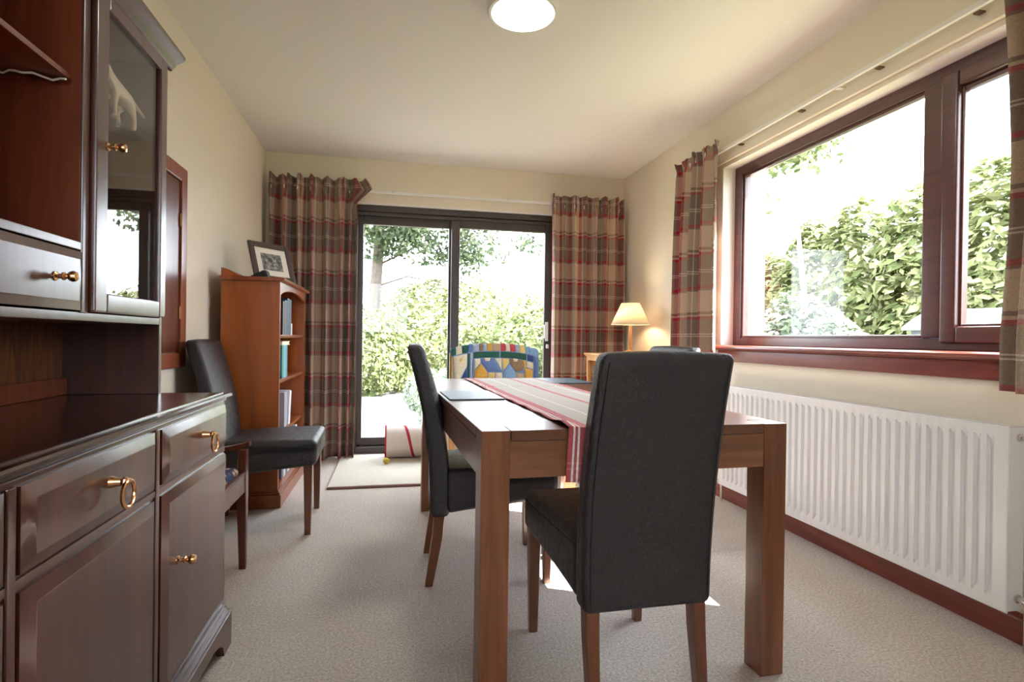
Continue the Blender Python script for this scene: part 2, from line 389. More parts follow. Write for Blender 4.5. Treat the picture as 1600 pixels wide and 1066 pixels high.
def wl(b):   # white linings of the window opening
    box(b, XR + .001, XR + .09, WY0, WY1, WZ1 - .006, WZ1); box(b, XR + .001, XR + .09, WY1 - .006, WY1, WZ0, WZ1); box(b, XR + .001, XR + .09, WY0, WY0 + .006, WZ0, WZ1)
struct('trim_1', M['reveal'], wl, 'white painted lining of the window opening', smooth=0)
def dl(b):
    box(b, DX0, DX1, YF + .001, YF + .10, DZ1 - .014, DZ1); box(b, DX0, DX0 + .008, YF + .001, YF + .10, 0, DZ1); box(b, DX1 - .008, DX1, YF + .001, YF + .10, 0, DZ1)
struct('trim_2', M['reveal'], dl, 'white painted lining of the patio door opening', smooth=0)
def orender(b):
    box(b, XR + TW, XR + TW + .015, -1, WY0, -.3, 2.6); box(b, XR + TW, XR + TW + .015, WY1, 5.1, -.3, 2.6); box(b, XR + TW, XR + TW + .015, WY0, WY1, -.3, WZ0 - .05)
    box(b, XR + .16, XR + TW + .015, WY1 - .012, WY1 - .001, WZ0, WZ1)
struct('trim_3', M['render'], orender, 'grey rendered masonry outside the window', smooth=0)
prof = [(0, 0), (.018, 0), (.018, .075), (.012, .09), (.008, .098), (0, .098)]
struct('baseboard_right', M['mahog'], lambda b: prism(b, [(XR - p[0], p[1]) for p in prof], 'y', YB, YF), 'red mahogany skirting under the radiator')
struct('baseboard_left', M['mahog'], lambda b: prism(b, [(XL + p[0], p[1]) for p in prof], 'y', YB, YF - .02), 'red mahogany skirting along the left wall')
def bf(b):
    for a, c in ((XL + .02, DX0), (DX1, XR - .02)): prism(b, [(YF - p[0], p[1]) for p in prof], 'x', a, c)
struct('baseboard_far', M['mahogz'], bf, 'red mahogany skirting beside the patio door')

# window: fixed light and opening casement
w = sroot('window_1', 'wide dark wood framed window above the radiator')
FX0, FX1 = XR + .085, XR + .15
def fr(b): frame4(b, 'x', FX0, FX1, WY0 + .004, WY1 - .004, WZ0 + .001, WZ1 - .004, .071, .071, .049, .058, .006)
part('frame', M['frame'], w, fr)
part('mullion', M['frame'], w, lambda b: box(b, FX0 - .012, FX1, 1.801, 1.885, WZ0 + .051, WZ1 - .063, .008))
def bead(b, y0, y1, z0, z1, t=.018, xa=None):
    xa = FX0 + .012 if xa is None else xa
    frame4(b, 'x', xa, xa + .03, y0, y1, z0, z1, t, t, t, t, .005)
part('glazing_bead', M['frame'], w, lambda b: bead(b, 1.885, WY1 - .072, WZ0 + .046, WZ1 - .06))
part('pane', M['glass'], w, lambda b: box(b, FX0 + .03, FX0 + .034, 1.88, WY1 - .07, WZ0 + .045, WZ1 - .058), 0)
sash = part('sash', M['frame'], w, lambda b: frame4(b, 'x', FX0 - .02, FX0 + .045, 1.07, 1.80, WZ0 + .030, WZ1 - .050, .065, .065, .065, .065, .01))
part('glazing_bead', M['frame'], sash, lambda b: bead(b, 1.125, 1.745, WZ0 + .085, WZ1 - .115, .02, FX0 + .0))
part('pane', M['glass'], sash, lambda b: box(b, FX0 + .02, FX0 + .024, 1.13, 1.74, WZ0 + .09, WZ1 - .12), 0)
def sill(b):
    pr = [(XR + .15, .925), (XR - .042, .925), (XR - .052, .932), (XR - .055, .94), (XR - .052, .949), (XR - .042, .956), (XR + .15, .956)]
    prism(b, pr, 'y', WY0 - .03, WY1 + .025)
part('window_sill', M['mahog'], w, sill)
part('sill_apron', M['mahog'], w, lambda b: box(b, XR - .022, XR, WY0 - .02, WY1 - .01, .858, .926, .004))

w2 = sroot('window_2_unseen', 'unseen dark wood framed window added behind the viewer for front light')  # unseen window, added to account for light on the table and chair fronts
part('frame', M['frame'], w2, lambda b: frame4(b, 'y', YB - .11, YB - .05, BW[0], BW[1], BW[2], BW[3], .06, .06, .06, .06, .005))
part('mullion', M['frame'], w2, lambda b: box(b, -.24, -.18, YB - .105, YB - .055, BW[2] + .061, BW[3] - .061, .004))
for xa, xb in ((BW[0] + .055, -.235), (-.185, BW[1] - .055)): part('pane', M['glass'], w2, lambda b: box(b, xa, xb, YB - .082, YB - .078, BW[2] + .055, BW[3] - .055), 0)

# patio door
d = sroot('door_1', 'brown framed sliding glass patio door to the garden')
DY = YF + .03
def df(b):
    frame4(b, 'y', DY - .005, DY + .10, DX0 + .008, DX1 - .008, 0, DZ1 - .014, .047, .047, .055, .051, .006)
    box(b, DX0 + .05, DX1 - .05, DY - .012, DY + .0, DZ1 - .10, DZ1 - .075, .004)
part('frame', M['alu'], d, df)
def leaf(nm, x0, x1, y, ls, rs):
    p = part(nm, M['alu'], d, lambda b: frame4(b, 'y', y, y + .04, x0, x1, .056, DZ1 - .066, ls, rs, .069, .099, .006))
    part('pane', M['glass'], p, lambda b: box(b, x0 + ls - .005, x1 - rs + .005, y + .017, y + .021, .12, DZ1 - .16), 0)
    return p
leaf('fixed_leaf', DX0 + .04, .53, DY + .052, .06, .075)
p = leaf('sliding_leaf', .475, DX1 - .05, DY + .006, .072, .062)
def hnd(b):
    x = DX1 - .088
    box(b, x - .014, x + .014, DY - .004, DY + .008, .96, 1.13, .004); box(b, x - .030, x - .012, DY - .034, DY - .016, .985, 1.105, .006)
    box(b, x - .028, x, DY - .026, DY, 1.085, 1.103, .003); box(b, x - .028, x, DY - .026, DY, .985, 1.003, .003)
part('handle', M['plastic'], p, hnd)
part('key', M['chrome'], p, lambda b: (box(b, DX1 - .092, DX1 - .084, DY - .03, DY + .005, .925, .933, .001), box(b, DX1 - .10, DX1 - .076, DY - .032, DY - .028, .895, .93, .002)))

# serving hatch on the left wall
h = sroot('door_2', 'small red wood hatch in the left wall beside the sideboard')
HY0, HY1, HZ0, HZ1 = 2.22, 2.99, .82, 1.775
part('frame', M['mahogz'], h, lambda b: frame4(b, 'x', XL, XL + .022, HY0, HY1, HZ0, HZ1, .07, .07, .07, .07, .005))
hd = part('hatch_door', M['stool'], h, lambda b: (box(b, XL + .001, XL + .012, HY0 + .072, HY1 - .075, HZ0 + .073, HZ1 - .073, .003)))
for z in (1.08, 1.52): part('hinge', M['brass'], hd, lambda b: tube(b, [(XL + .017, HY1 - .074, z - .03), (XL + .017, HY1 - .074, z + .03)], .005, 8))

# curtain rails
r = thing('curtain_rail', 'thin white curtain track across the patio door wall', 'curtain rail', (0, YF, 0))
part('track', M['plastic'], r, lambda b: box(b, -.98, 2.0, -.085, -.070, 2.150, 2.172, .003))
for x in (-.02, .95): part('bracket', M['chrome'], r, lambda b: box(b, x - .012, x + .012, -.086, 0, 2.166, 2.182, .002))
for i in range(6): part('bracket', M['plastic'], r, lambda b: box(b, -.9 + i * .56, -.884 + i * .56, -.075, 0, 2.172, 2.178, 0))
r = thing('curtain_rail', 'white curtain track on a cream batten above the wide window', 'curtain rail', (XR, 0, 0))
part('batten', M['wall'], r, lambda b: box(b, -.022, 0, .35, 3.68, 2.105, 2.165, .004))
part('track', M['plastic'], r, lambda b: box(b, -.066, -.050, .35, 3.70, 2.155, 2.176, .003))
for y in (.8, 1.58, 1.99, 2.45, 2.95): part('bracket', M['hinge'], r, lambda b: box(b, -.052, -.024, y - .012, y + .012, 2.146, 2.152, .001))
for y in (.5, 1.2, 2.2, 3.3): part('bracket', M['plastic'], r, lambda b: box(b, -.06, -.01, y - .012, y + .012, 2.15, 2.156))

# ------------------------------------------------------------------ sideboard and its display top
SX0, SX1, SY0, SY1 = -.965, -.515, .42, 1.885
CT = .795
sb = thing('sideboard', 'dark polished mahogany sideboard with brass ring handles', 'sideboard')
def carc(b):
    box(b, SX0, SX1, SY0, SY1, .135, CT - .022, .002)
part('carcass', M['side'], sb, carc)
def ctop(b):
    pr = [(SX0, CT - .024), (SX1 - .004, CT - .024), (SX1 - .002, CT - .016), (SX1 + .006, CT - .013), (SX1 + .014, CT - .009), (SX1 + .015, CT - .004), (SX1 + .011, CT), (SX0, CT)]
    prism(b, pr, 'y', SY0 - .02, SY1 + .03)
part('counter_top', M['sidetop'], sb, ctop)
part('counter_bead', M['sidetop'], sb, lambda b: tube(b, [(SX1 - .012, SY0 - .02, CT), (SX1 - .012, SY1 + .022, CT)], .0035, 6))
def plinth(b):
    for (o, z0, z1) in ((.006, .124, .137), (.012, .112, .126), (.020, .098, .113)): box(b, SX0, SX1 + o, SY0 - o, SY1 + o, z0, z1, .003)
    o = .022; ya, yb = SY0 - o, SY1 + o; zz = .102
    arc = [(ya, 0), (ya + .075, 0), (ya + .085, .03), (ya + .12, .052), (ya + .17, .062), (yb - .17, .062), (yb - .12, .052), (yb - .085, .03), (yb - .075, 0), (yb, 0), (yb, zz), (ya, zz)]
    prism(b, arc, 'x', SX1, SX1 + o)
    for y0, y1 in ((ya, ya + .02), (yb - .02, yb)):
        prism(b, [(SX0, 0), (SX0 + .07, 0), (SX0 + .12, .055), (SX1 - .09, .055), (SX1 - .05, 0), (SX1 + .001, 0), (SX1 + .001, zz), (SX0, zz)], 'y', y0, y1)
    box(b, SX0, SX0 + .02, ya, yb, .0, zz)
part('plinth', M['side'], sb, plinth)
def ring_handle(par, x, y, z):
    o = part('ring_handle', M['brass'], par, lambda b: (tube(b, [(x - .004, y, z), (x + .022, y, z)], [.012, .006], 12), lathe(b, [(.001, -.009), (.007, -.006), (.009, 0), (.007, .006), (.001, .009)], 12, (x + .024, y, z)),
        tube(b, [(x + .03, y + .0 + .024 * math.sin(a), z - .022 + .024 * math.cos(a)) for a in [2 * PI * i / 24 for i in range(24)]], .0036, 8, True)))
    return o
def knob(par, x, y, z, s=1):
    pr = [(.001, -.001), (.010, 0), (.010, .003), (.005, .006), (.005, .013), (.0085, .015), (.0085, .018), (.005, .021), (.006, .024), (.0105, .029), (.0115, .034), (.009, .040), (.001, .042)]
    return part('knob', M['brass'], par, lambda b: lathe(b, [(a * s, c * s) for a, c in pr], 16, mx=Matrix.Translation((x, y, z)) @ Matrix.Rotation(PI / 2, 4, 'Y')))
cols = [(.445, .87), (.905, 1.352), (1.392, 1.872)]
for i, (a, c) in enumerate(cols):
    dr = part('drawer', M['side'], sb, lambda b: raised(b, SX1, a, c, .637, .762, .006, .014, .02))
    ring_handle(dr, SX1 + .014, (a + c) / 2 + .01, .708)
    do = part('door', M['side'], sb, lambda b: raised(b, SX1, a, c, .15, .612, .006, .014, .022))
    knob(do, SX1 + .014, (a + .075) if i != 1 else (a + .03), .437)
    if i == 2:
        for z in (.215, .585): part('hinge', M['hinge'], do, lambda b: box(b, SX1 - .004, SX1 + .008, c - .001, c + .008, z - .022, z + .022, .002))
for y in (.8875, 1.372): part('stile_bead', M['side'], sb, lambda b: box(b, SX1, SX1 + .006, y - .010, y + .010, .15, .765, .003))
part('drawer_rail', M['side'], sb, lambda b: box(b, SX1, SX1 + .004, SY0 + .01, SY1 - .005, .617, .632, .0015))

hu = thing('display_cabinet', 'tall mahogany display top standing on the sideboard, with glazed door', 'cabinet', (0, 0, 0))
HX, HXB, HYE, HYS, HT = -.70, -.965, 1.90, .42, 1.815
ZB = 1.006
part('side_panel', M['side'], hu, lambda b: box(b, HXB, HX, HYE - .018, HYE, CT, HT, .002))
part('side_panel', M['side'], hu, lambda b: box(b, HXB, HX, HYS, HYS + .018, CT, HT, .002))
part('back_panel', M['burl'], hu, lambda b: box(b, HXB, HXB + .008, HYS + .018, HYE - .018, CT, HT), 0)
part('back_rail', M['inner'], hu, lambda b: box(b, HXB + .008, HXB + .022, HYS + .018, HYE - .018, CT, CT + .05, .003))
part('bottom_board', M['side'], hu, lambda b: box(b, HXB + .008, HX, HYS + .018, HYE - .018, ZB, ZB + .02, .002))
part('top_board', M['side'], hu, lambda b: box(b, HXB, HX, HYS, HYE, HT - .018, HT + .004, .002))
for y in (1.442, .86):
    part('divider', M['inner'], hu, lambda b: box(b, HXB + .008, HX - .001, y, y + .022, ZB + .02, HT - .018, .002))
part('stile', M['side'], hu, lambda b: box(b, HX - .004, HX + .004, 1.442, 1.470, ZB + .018, HT, .003))
part('rail', M['side'], hu, lambda b: box(b, HXB + .01, HX + .002, .882, 1.443, 1.166, 1.185, .002))
part('shelf', M['inner'], hu, lambda b: box(b, HXB + .009, HX - .02, .882, 1.4425, 1.548, 1.562, .003))
def corn(b):
    pr = [(0, 0), (.008, 0), (.010, .006), (.016, .010), (.020, .018), (.030, .026), (.042, .032), (.046, .038), (.046, .046), (0, .046)]
    prism(b, [(HX + p[0], HT - .012 + p[1]) for p in pr], 'y', HYS - .02, HYE + .035)
    prism(b, [(HYE + p[0], HT - .012 + p[1]) for p in pr], 'x', HXB, HX + .0) if False else None
    prism(b, [(HYE + p[0] * .75, HT - .012 + p[1]) for p in pr], 'x', HXB, HX + .001)
part('cornice', M['side'], hu, corn)
dr = part('drawer', M['side'], hu, lambda b: raised(b, HX - .002, .888, 1.438, 1.03, 1.162, .006, .013, .018))
knob(dr, HX + .011, 1.325, 1.096)
knob(dr, HX + .011, 1.0, 1.096)
gd = part('glazed_door', M['side'], hu, lambda b: frame4(b, 'x', HX - .002, HX + .016, 1.474, 1.884, 1.028, HT - .016, .058, .042, .047, .036, .005))
part('pane', M['cabglass'], gd, lambda b: box(b, HX + .003, HX + .006, 1.53, 1.845, 1.073, HT - .05), 0)
knob(gd, HX + .016, 1.524, 1.43)
for z in (1.095, 1.755): part('hinge', M['hinge'], gd, lambda b: box(b, HX - .002, HX + .012, 1.885, 1.893, z - .02, z + .02, .002))
part('glass_shelf', M['cabglass'], hu, lambda b: box(b, HXB + .012, HX - .03, 1.466, 1.880, 1.543, 1.549), 0)
# left bay of the display top, out of the photograph's frame to the left: plain door
dl_ = part('door', M['side'], hu, lambda b: raised(b, HX - .002, .445, .858, 1.03, HT - .02, .006, .013, .02)); knob(dl_, HX + .011, .83, 1.43)

# porcelain dog behind the glass, one continuous skinned body
def dog():
    me = bpy.data.meshes.new('dog_figurine')
    V = [(0, 0, .105), (.0, -.05, .108), (0, -.10, .112), (0, -.135, .135), (0, -.16, .165), (0, -.185, .168), (0, -.215, .158),
         (0, .055, .118), (0, .105, .108), (0, .165, .098),
         (.018, .005, .075), (.022, .018, .045), (.02, .032, .022), (.02, .03, .006), (.02, .018, .004),
         (-.018, -.002, .075), (-.022, -.006, .045), (-.02, .006, .022), (-.02, .004, .006), (-.02, -.008, .004),
         (.016, -.105, .08), (.017, -.108, .04), (.017, -.106, .006), (.017, -.12, .004),
         (-.016, -.105, .08), (-.017, -.112, .04), (-.017, -.11, .006), (-.017, -.124, .004)]
    E = [(0, 1), (1, 2), (2, 3), (3, 4), (4, 5), (5, 6), (0, 7), (7, 8), (8, 9), (0, 10), (10, 11), (11, 12), (12, 13), (13, 14), (0, 15), (15, 16), (16, 17), (17, 18), (18, 19),
         (2, 20), (20, 21), (21, 22), (22, 23), (2, 24), (24, 25), (25, 26), (26, 27)]
    Rr = [.030, .027, .034, .022, .02, .014, .009, .009, .007, .004, .019, .010, .0075, .007, .007, .019, .010, .0075, .007, .007, .014, .008, .007, .006, .014, .008, .007, .006]
    me.from_pydata([Vector(v) for v in V], E, []); me.materials.append(M['ivory'])
    o = bpy.data.objects.new('dog_figurine', me); COL.objects.link(o)
    o.modifiers.new('skin', 'SKIN')
    me.skin_vertices[0].data[0].use_root = True
    for k, rr in enumerate(Rr): me.skin_vertices[0].data[k].radius = (rr, rr)
    s = o.modifiers.new('sub', 'SUBSURF'); s.levels = 2; s.render_levels = 2
    return o
dg = dog(); dg.location = (-.742, 1.742, 1.5505); dg.scale = (.78, .78, .78)
tag(dg, 'small cream porcelain dog standing behind the cabinet glass', 'figurine')
cab = tag(part('cable', M['plastic'], None, lambda b: tube(b, [(-.72 - .2 * i / 14, 1.418 + .010 * math.sin(i * .9) - .002 * i, 1.5415 + .003 * math.sin(i * 2.1)) for i in range(15)], .0025, 6)), 'thin grey cable clipped beneath the open cabinet shelf', 'cable')

# ------------------------------------------------------------------ stool with raised ends
st = thing('dressing_stool', 'low mahogany stool with raised ends and tapestry seat beside sideboard', 'stool', (-.80, 2.26, 0))
HXs, HYs = .205, .26
for sx in (-1, 1):
    for sy in (-1, 1):
        part('leg', M['stool'], st, lambda b: post(b, [(sx * (HXs - .012), sy * (HYs - .012), 0, .013, .013), (sx * (HXs - .016), sy * (HYs - .016), .30, .019, .019), (sx * (HXs - .016), sy * (HYs - .016), .42, .019, .019), (sx * (HXs - .014), sy * (HYs - .014), .50, .016, .016)]))
for sy in (-1, 1):
    def arm(b):
        pts = [(x, sy * (HYs - .014), .506 + .028 * (abs(x) / HXs) ** 2 - .012) for x in [(-HXs - .012) + i * (2 * HXs + .024) / 12 for i in range(13)]]
        b2 = bmesh.new()
        loft(b2, [[Vector((p[0], p[1] - .017, p[2] - .010)), Vector((p[0], p[1] + .017, p[2] - .010)), Vector((p[0], p[1] + .014, p[2] + .008)), Vector((p[0], p[1] - .014, p[2] + .008))] for p in pts])
        bmesh.ops.recalc_face_normals(b2, faces=b2.faces[:]); merge(b, b2)
    part('arm_rail', M['stool'], st, arm)
    part('end_rail', M['stool'], st, lambda b: box(b, -HXs + .01, HXs - .01, sy * (HYs - .016) - .012, sy * (HYs - .016) + .012, .325, .412, .003))
for sx in (-1, 1):
    part('seat_rail', M['stool'], st, lambda b: (box(b, sx * (HXs - .014) - .012, sx * (HXs - .014) + .012, -HYs + .03, HYs - .03, .325, .405, .003), tube(b, [(sx * (HXs - .004), -HYs + .03, .404), (sx * (HXs - .004), HYs - .03, .404)], .007, 8)))
part('seat_cushion', M['tapestry'], st, lambda b: rbox(b, (-HXs + .024, -HYs + .03, .385), (HXs - .024, HYs - .03, .43), .02, lambda v: Vector((v.x, v.y, v.z + (.014 * (1 - (v.x / HXs) ** 2) * (1 - (v.y / HYs) ** 2) if v.z > .41 else 0)))))

# ------------------------------------------------------------------ bookcase with books and photograph
BX0, BX1, BY0, BY1, BT = -.945, -.635, 3.365, 4.28, 1.285
bc = thing('bookcase', 'tall cherry wood bookcase with open shelves by the curtain', 'bookcase')
part('side_panel', M['cherry'], bc, lambda b: box(b, BX0, BX1, BY0, BY0 + .02, 0.02, BT, .002))
part('side_panel', M['cherry'], bc, lambda b: box(b, BX0, BX1, BY1 - .02, BY1, 0.02, BT, .002))
part('back_panel', M['cherry'], bc, lambda b: box(b, BX0, BX0 + .008, BY0 + .02, BY1 - .02, .05, BT), 0)
def btop(b):
    prism(b, [(BX0 - .005, BT), (BX1 + .012, BT), (BX1 + .024, BT + .006), (BX1 + .026, BT + .014), (BX1 + .02, BT + .022), (BX0 - .005, BT + .022)], 'y', BY0 - .018, BY1 + .02)
part('top_board', M['cherryh'], bc, btop)
def gal(b):
    pts = [(BY0 + .0, BT + .022), (BY1, BT + .022)]
    n = 16
    poly = [(BX0 + .0, BT + .022), (BX0 + .115, BT + .022)] + [(BX0 + .115 - .115 * t, BT + .022 + .045 * math.sin(PI / 2 * t) ** 1.5) for t in [i / 8 for i in range(1, 9)]]
    prism(b, poly, 'y', BY0 - .002, BY0 + .014); prism(b, poly, 'y', BY1 - .014, BY1)
    box(b, BX0, BX0 + .014, BY0, BY1, BT + .022, BT + .067, .003)
part('gallery', M['cherry'], bc, gal)
def val(b):
    n = 14; y0, y1 = BY0 + .02, BY1 - .02
    poly = [(y0, BT), (y1, BT)] + [(y1 - (y1 - y0) * i / n, BT - .075 + .045 * math.sin(PI * i / n) ** .7) for i in range(n + 1)]
    prism(b, poly, 'x', BX1 - .018, BX1)
part('valance', M['cherryh'], bc, val)
SH = [.10, .405, .718, .982]
for z in SH: part('shelf', M['cherryh'], bc, lambda b: box(b, BX0 + .008, BX1 - .012, BY0 + .02, BY1 - .02, z - .02, z, .004))
def bpl(b):
    box(b, BX0, BX1 + .02, BY0 - .02, BY1 + .02, 0, .075, .004); box(b, BX0, BX1 + .014, BY0 - .013, BY1 + .014, .075, .088, .005); box(b, BX0, BX1 + .006, BY0 - .006, BY1 + .006, .088, .098, .004)
part('plinth', M['cherryh'], bc, bpl)
def book(label, y0, th, z, hgt, depth, col, tilt=0, flat=False):
    x1 = BX1 - .025
    o = thing('book', label, 'book', (x1, y0, z), 0, 'books in the cherry bookcase')
    c = plain('book_cover', col, .5, bscale=80, var=.08)
    mx = Matrix.Rotation(tilt, 4, 'X')
    if flat:
        part('cover', c, o, lambda b: (box(b, -depth, 0, 0, hgt, 0, .003), box(b, -depth, 0, 0, hgt, th - .003, th), box(b, -.003, 0, 0, hgt, 0, th)) if False else (box(b, -depth, 0, 0, hgt, 0, .003), box(b, -depth, 0, 0, hgt, th - .003, th), box(b, -depth, -depth + .003, 0, hgt, 0, th)))
        part('pages', M['paper'], o, lambda b: box(b, -depth + .004, -.005, .005, hgt - .005, .003, th - .003))
    else:
        part('cover', c, o, lambda b: (box(b, -depth, 0, 0, .0025, 0, hgt, mx=mx), box(b, -depth, 0, th - .0025, th, 0, hgt, mx=mx), box(b, -.003, .001, 0, th, 0, hgt, .0008, 1, mx)))
        part('pages', M['paper'], o, lambda b: box(b, -depth + .004, -.004, .003, th - .003, .004, hgt - .004, mx=mx))
    return o
for y0, th, hg, c, lab in [(3.58, .06, .205, (.03, .03, .035), 'black hardback deepest in on the top shelf'), (3.645, .075, .215, (.05, .045, .06), 'charcoal hardback second on the top shelf'),
        (3.725, .07, .232, (.02, .045, .075), 'tall dark navy hardback on the top shelf'), (3.80, .065, .228, (.02, .06, .10), 'dark blue hardback last on the top shelf')]: book(lab, y0, th, SH[3], hg, .17, c)
book('small white paperback next to the dark blue hardback', 3.868, .032, SH[3], .075, .12, (.74, .72, .66))
for y0, th, hg, c, lab in [(3.575, .055, .20, (.05, .23, .25), 'teal spined book nearest the side of the middle shelf'), (3.632, .058, .20, (.14, .42, .42), 'pale turquoise book second on the middle shelf'), (3.692, .052, .20, (.06, .24, .30), 'petrol blue book third on the middle shelf')]: book(lab, y0, th, SH[2], hg, .17, c)
book('cream book lying flat on top of the teal books', 3.60, .024, SH[2] + .2005, .24, .15, (.70, .65, .50), flat=True)
book('grey box file behind the white binder', 3.66, .09, SH[1], .22, .2, (.30, .29, .34))
book('white ring binder leaning on the third shelf down', 3.80, .06, SH[1], .225, .2, (.66, .66, .74), tilt=-.22)
for y0, th, hg, c, lab in [(3.60, .06, .26, (.10, .12, .2), 'dark slate book first on the bottom shelf'), (3.665, .06, .255, (.62, .62, .60), 'thick white book second on the bottom shelf'), (3.73, .06, .265, (.06, .16, .30), 'deep blue tall book on the bottom shelf'), (3.795, .07, .26, (.70, .70, .70), 'thick white book in the middle of the bottom shelf'), (3.87, .075, .265, (.16, .34, .56), 'mid blue wide book on the bottom shelf'),
        (3.95, .07, .26, (.55, .64, .72), 'pale blue book on the bottom shelf'), (4.025, .05, .255, (.12, .26, .44), 'slim blue book on the bottom shelf'), (4.08, .06, .255, (.74, .74, .72), 'white book furthest along the bottom shelf')]: book(lab, y0, th, SH[0], hg, .2, c)

pf = thing('picture_frame', 'dark framed grey photograph leaning on top of the bookcase', 'picture frame', (-.715, 3.66, BT + .0225), 0)
PFM = Matrix.Rotation(math.radians(-38), 4, 'Z') @ Matrix.Rotation(math.radians(-17), 4, 'Y')   # face along +x, leaning back
def pfr(b):
    w_, h_, t_ = .30, .25, .034
    b2 = bmesh.new(); frame4(b2, 'x', -.009, .009, -w_ / 2, w_ / 2, 0, h_, t_, t_, t_, t_, .004); merge(b, b2, PFM)
part('frame', M['darkframe'], pf, pfr)
part('mount', M['mount'], pf, lambda b: box(b, -.004, .0, -.12, .12, .03, .22, mx=PFM), 0)
part('photograph', M['photo'], pf, lambda b: box(b, -.001, .0012, -.075, .075, .072, .182, mx=PFM), 0)
part('backing', M['black'], pf, lambda b: box(b, -.012, -.005, -.135, .135, .012, .238, mx=PFM), 0)
part('easel_strut', M['black'], pf, lambda b: prism(b, [(-.15, 0), (-.012, 0), (-.03, .055), (-.045, .055)], 'y', -.14, -.06))

# ------------------------------------------------------------------ leather dining chairs
def make_chair():
    t = thing('dining_chair', '', 'chair', (0, 0, 0), 0, 'black leather dining chairs')
    # faces +y ; back towards -y
    def lean(v):
        k = max(0, (v.z - .27) / .68)
        wdt = 1.0 + .035 * math.sin(k * PI) - .018 * k
        y = v.y - .1126 * k ** 1.5 + .018 * math.sin(k * PI * .9)
        th = 1 - .18 * k
        yc = -.222
        yy = yc + (v.y - yc) * th
        bul = .010 * (1 - (v.x / .19) ** 2) * math.sin(min(1, k) * PI) if v.y > yc else 0
        return Vector((v.x * wdt, yy - .1126 * k ** 1.5 + .018 * math.sin(k * PI * .9) + bul, v.z + (.006 * (1 - (v.x / .2) ** 2) if v.z > .9 else 0)))
    bk = part('backrest', M['leather'], t, lambda b: rbox(b, (-.188, -.262, .272), (.188, -.185, .948), .022, lean, 3, 12))
    for s in (-1, 1):
        def seam(b, s=s):
            P = []
            for i in range(16):
                z = .295 + (.925 - .295) * i / 15; v = lean(Vector((s * .170, -.2625, z))); P.append(v)
            tube(b, P, .0022, 5)
        part('seam', M['seam'], bk, seam)
    def seatf(v):
        k = (v.y + .19) / .43           # 0 rear .. 1 front
        x = v.x * (.93 + .17 * k)
        z = v.z
        if v.z < .40: z = v.z + .055 * max(0, min(1, k)) ** .8
        else: z = v.z + .012 * (1 - (v.x / .21) ** 2) * math.sin(PI * min(1, max(0, k))) - .012 * (1 - k) * .5
        return Vector((x, v.y, z))
    se = part('seat', M['leather'], t, lambda b: rbox(b, (-.205, -.20, .285), (.205, .245, .468), .026, seatf, 4, 8))
    for s in (-1, 1):
        part('seam', M['seam'], se, lambda b: tube(b, [seatf(Vector((s * .2045, -.19 + .42 * i / 10, .437))) for i in range(11)], .0022, 5))
        part('leg', M['leg'], t, lambda b: post(b, [(s * .195, .205, 0, .014, .014), (s * .195, .205, .345, .021, .021)]))
        part('leg', M['leg'], t, lambda b: post(b, [(s * .158, -.262, 0, .014, .015), (s * .158, -.246, .10, .017, .018), (s * .158, -.230, .20, .019, .021), (s * .158, -.222, .30, .020, .022)]))
    return t
ch = make_chair()
chairs = [((.661, 1.604, 0), .0155, (.968, 1, 1), 'large black leather dining chair at the near table end, back turned to the viewer'),
          ((.415, 2.372, 0), -PI / 2 - .035, (1.08, 1, 1), 'black leather dining chair pushed up to the left long side of the table'),
          ((1.035, 2.535, 0), PI / 2, (1.15, 1, 1), 'black leather dining chair on the radiator side of the table, mostly hidden'),
          ((-.615, 3.095, 0), -PI / 2 + .03, (1.10, 1, 1), 'black leather dining chair standing against the left wall in front of the bookcase')]
for i, (loc, rz, sc, lab) in enumerate(chairs):
    c = ch if i == 0 else copy_tree(ch)
    c.location = loc; c.rotation_euler = (0, 0, rz); c.scale = sc; c['label'] = lab

# ------------------------------------------------------------------ dining table and what lies on it
TA = .034; TWd, TLn, TZ, LW = .915, 1.82, .7414, .0765
tb = thing('dining_table', 'sturdy dark hardwood dining table with thick square legs', 'table', (.222, 1.402, 0), TA)
def ttop(b):
    g = .0015; w_, l_, k = TWd, TLn, LW + g
    poly = [(k, 0), (w_ - k, 0), (w_ - k, k), (w_, k), (w_, l_ - k), (w_ - k, l_ - k), (w_ - k, l_), (k, l_), (k, l_ - k), (0, l_ - k), (0, k), (k, k)]
    prism(b, poly, 'z', TZ - .027, TZ, .0012)
part('tabletop', M['tabletop'], tb, ttop)
for x in (0, TWd - LW):
    for y in (0, TLn - LW):
        part('leg', M['table'], tb, lambda b: box(b, x, x + LW, y, y + LW, 0, TZ, .0025))
for y in (.003, TLn - .028): part('apron', M['tableh'], tb, lambda b: box(b, LW - .001, TWd - LW + .001, y, y + .025, .616, TZ - .029, .0015))
for x in (.001, TWd - .026): part('apron', M['tabletop'], tb, lambda b: box(b, x, x + .025, LW - .001, TLn - LW + .001, .616, TZ - .029, .0015))
TM = Matrix.Translation((.222, 1.402, 0)) @ Matrix.Rotation(TA, 4, 'Z')
def mat_(x0, x1, y0, y1, lab, rz=0):
    o = part('placemat', M['slate'], None, lambda b: box(b, x0, x1, y0, y1, TZ + .0005, TZ + .0055, .0015))
    o.matrix_world = TM; tag(o, lab, 'placemat', 'slate placemats')
mat_(.012, .225, .70, 1.04, 'blue grey slate placemat on the left edge of the table')
mat_(.66, .885, 1.42, 1.78, 'blue grey slate placemat on the far right corner of the table')
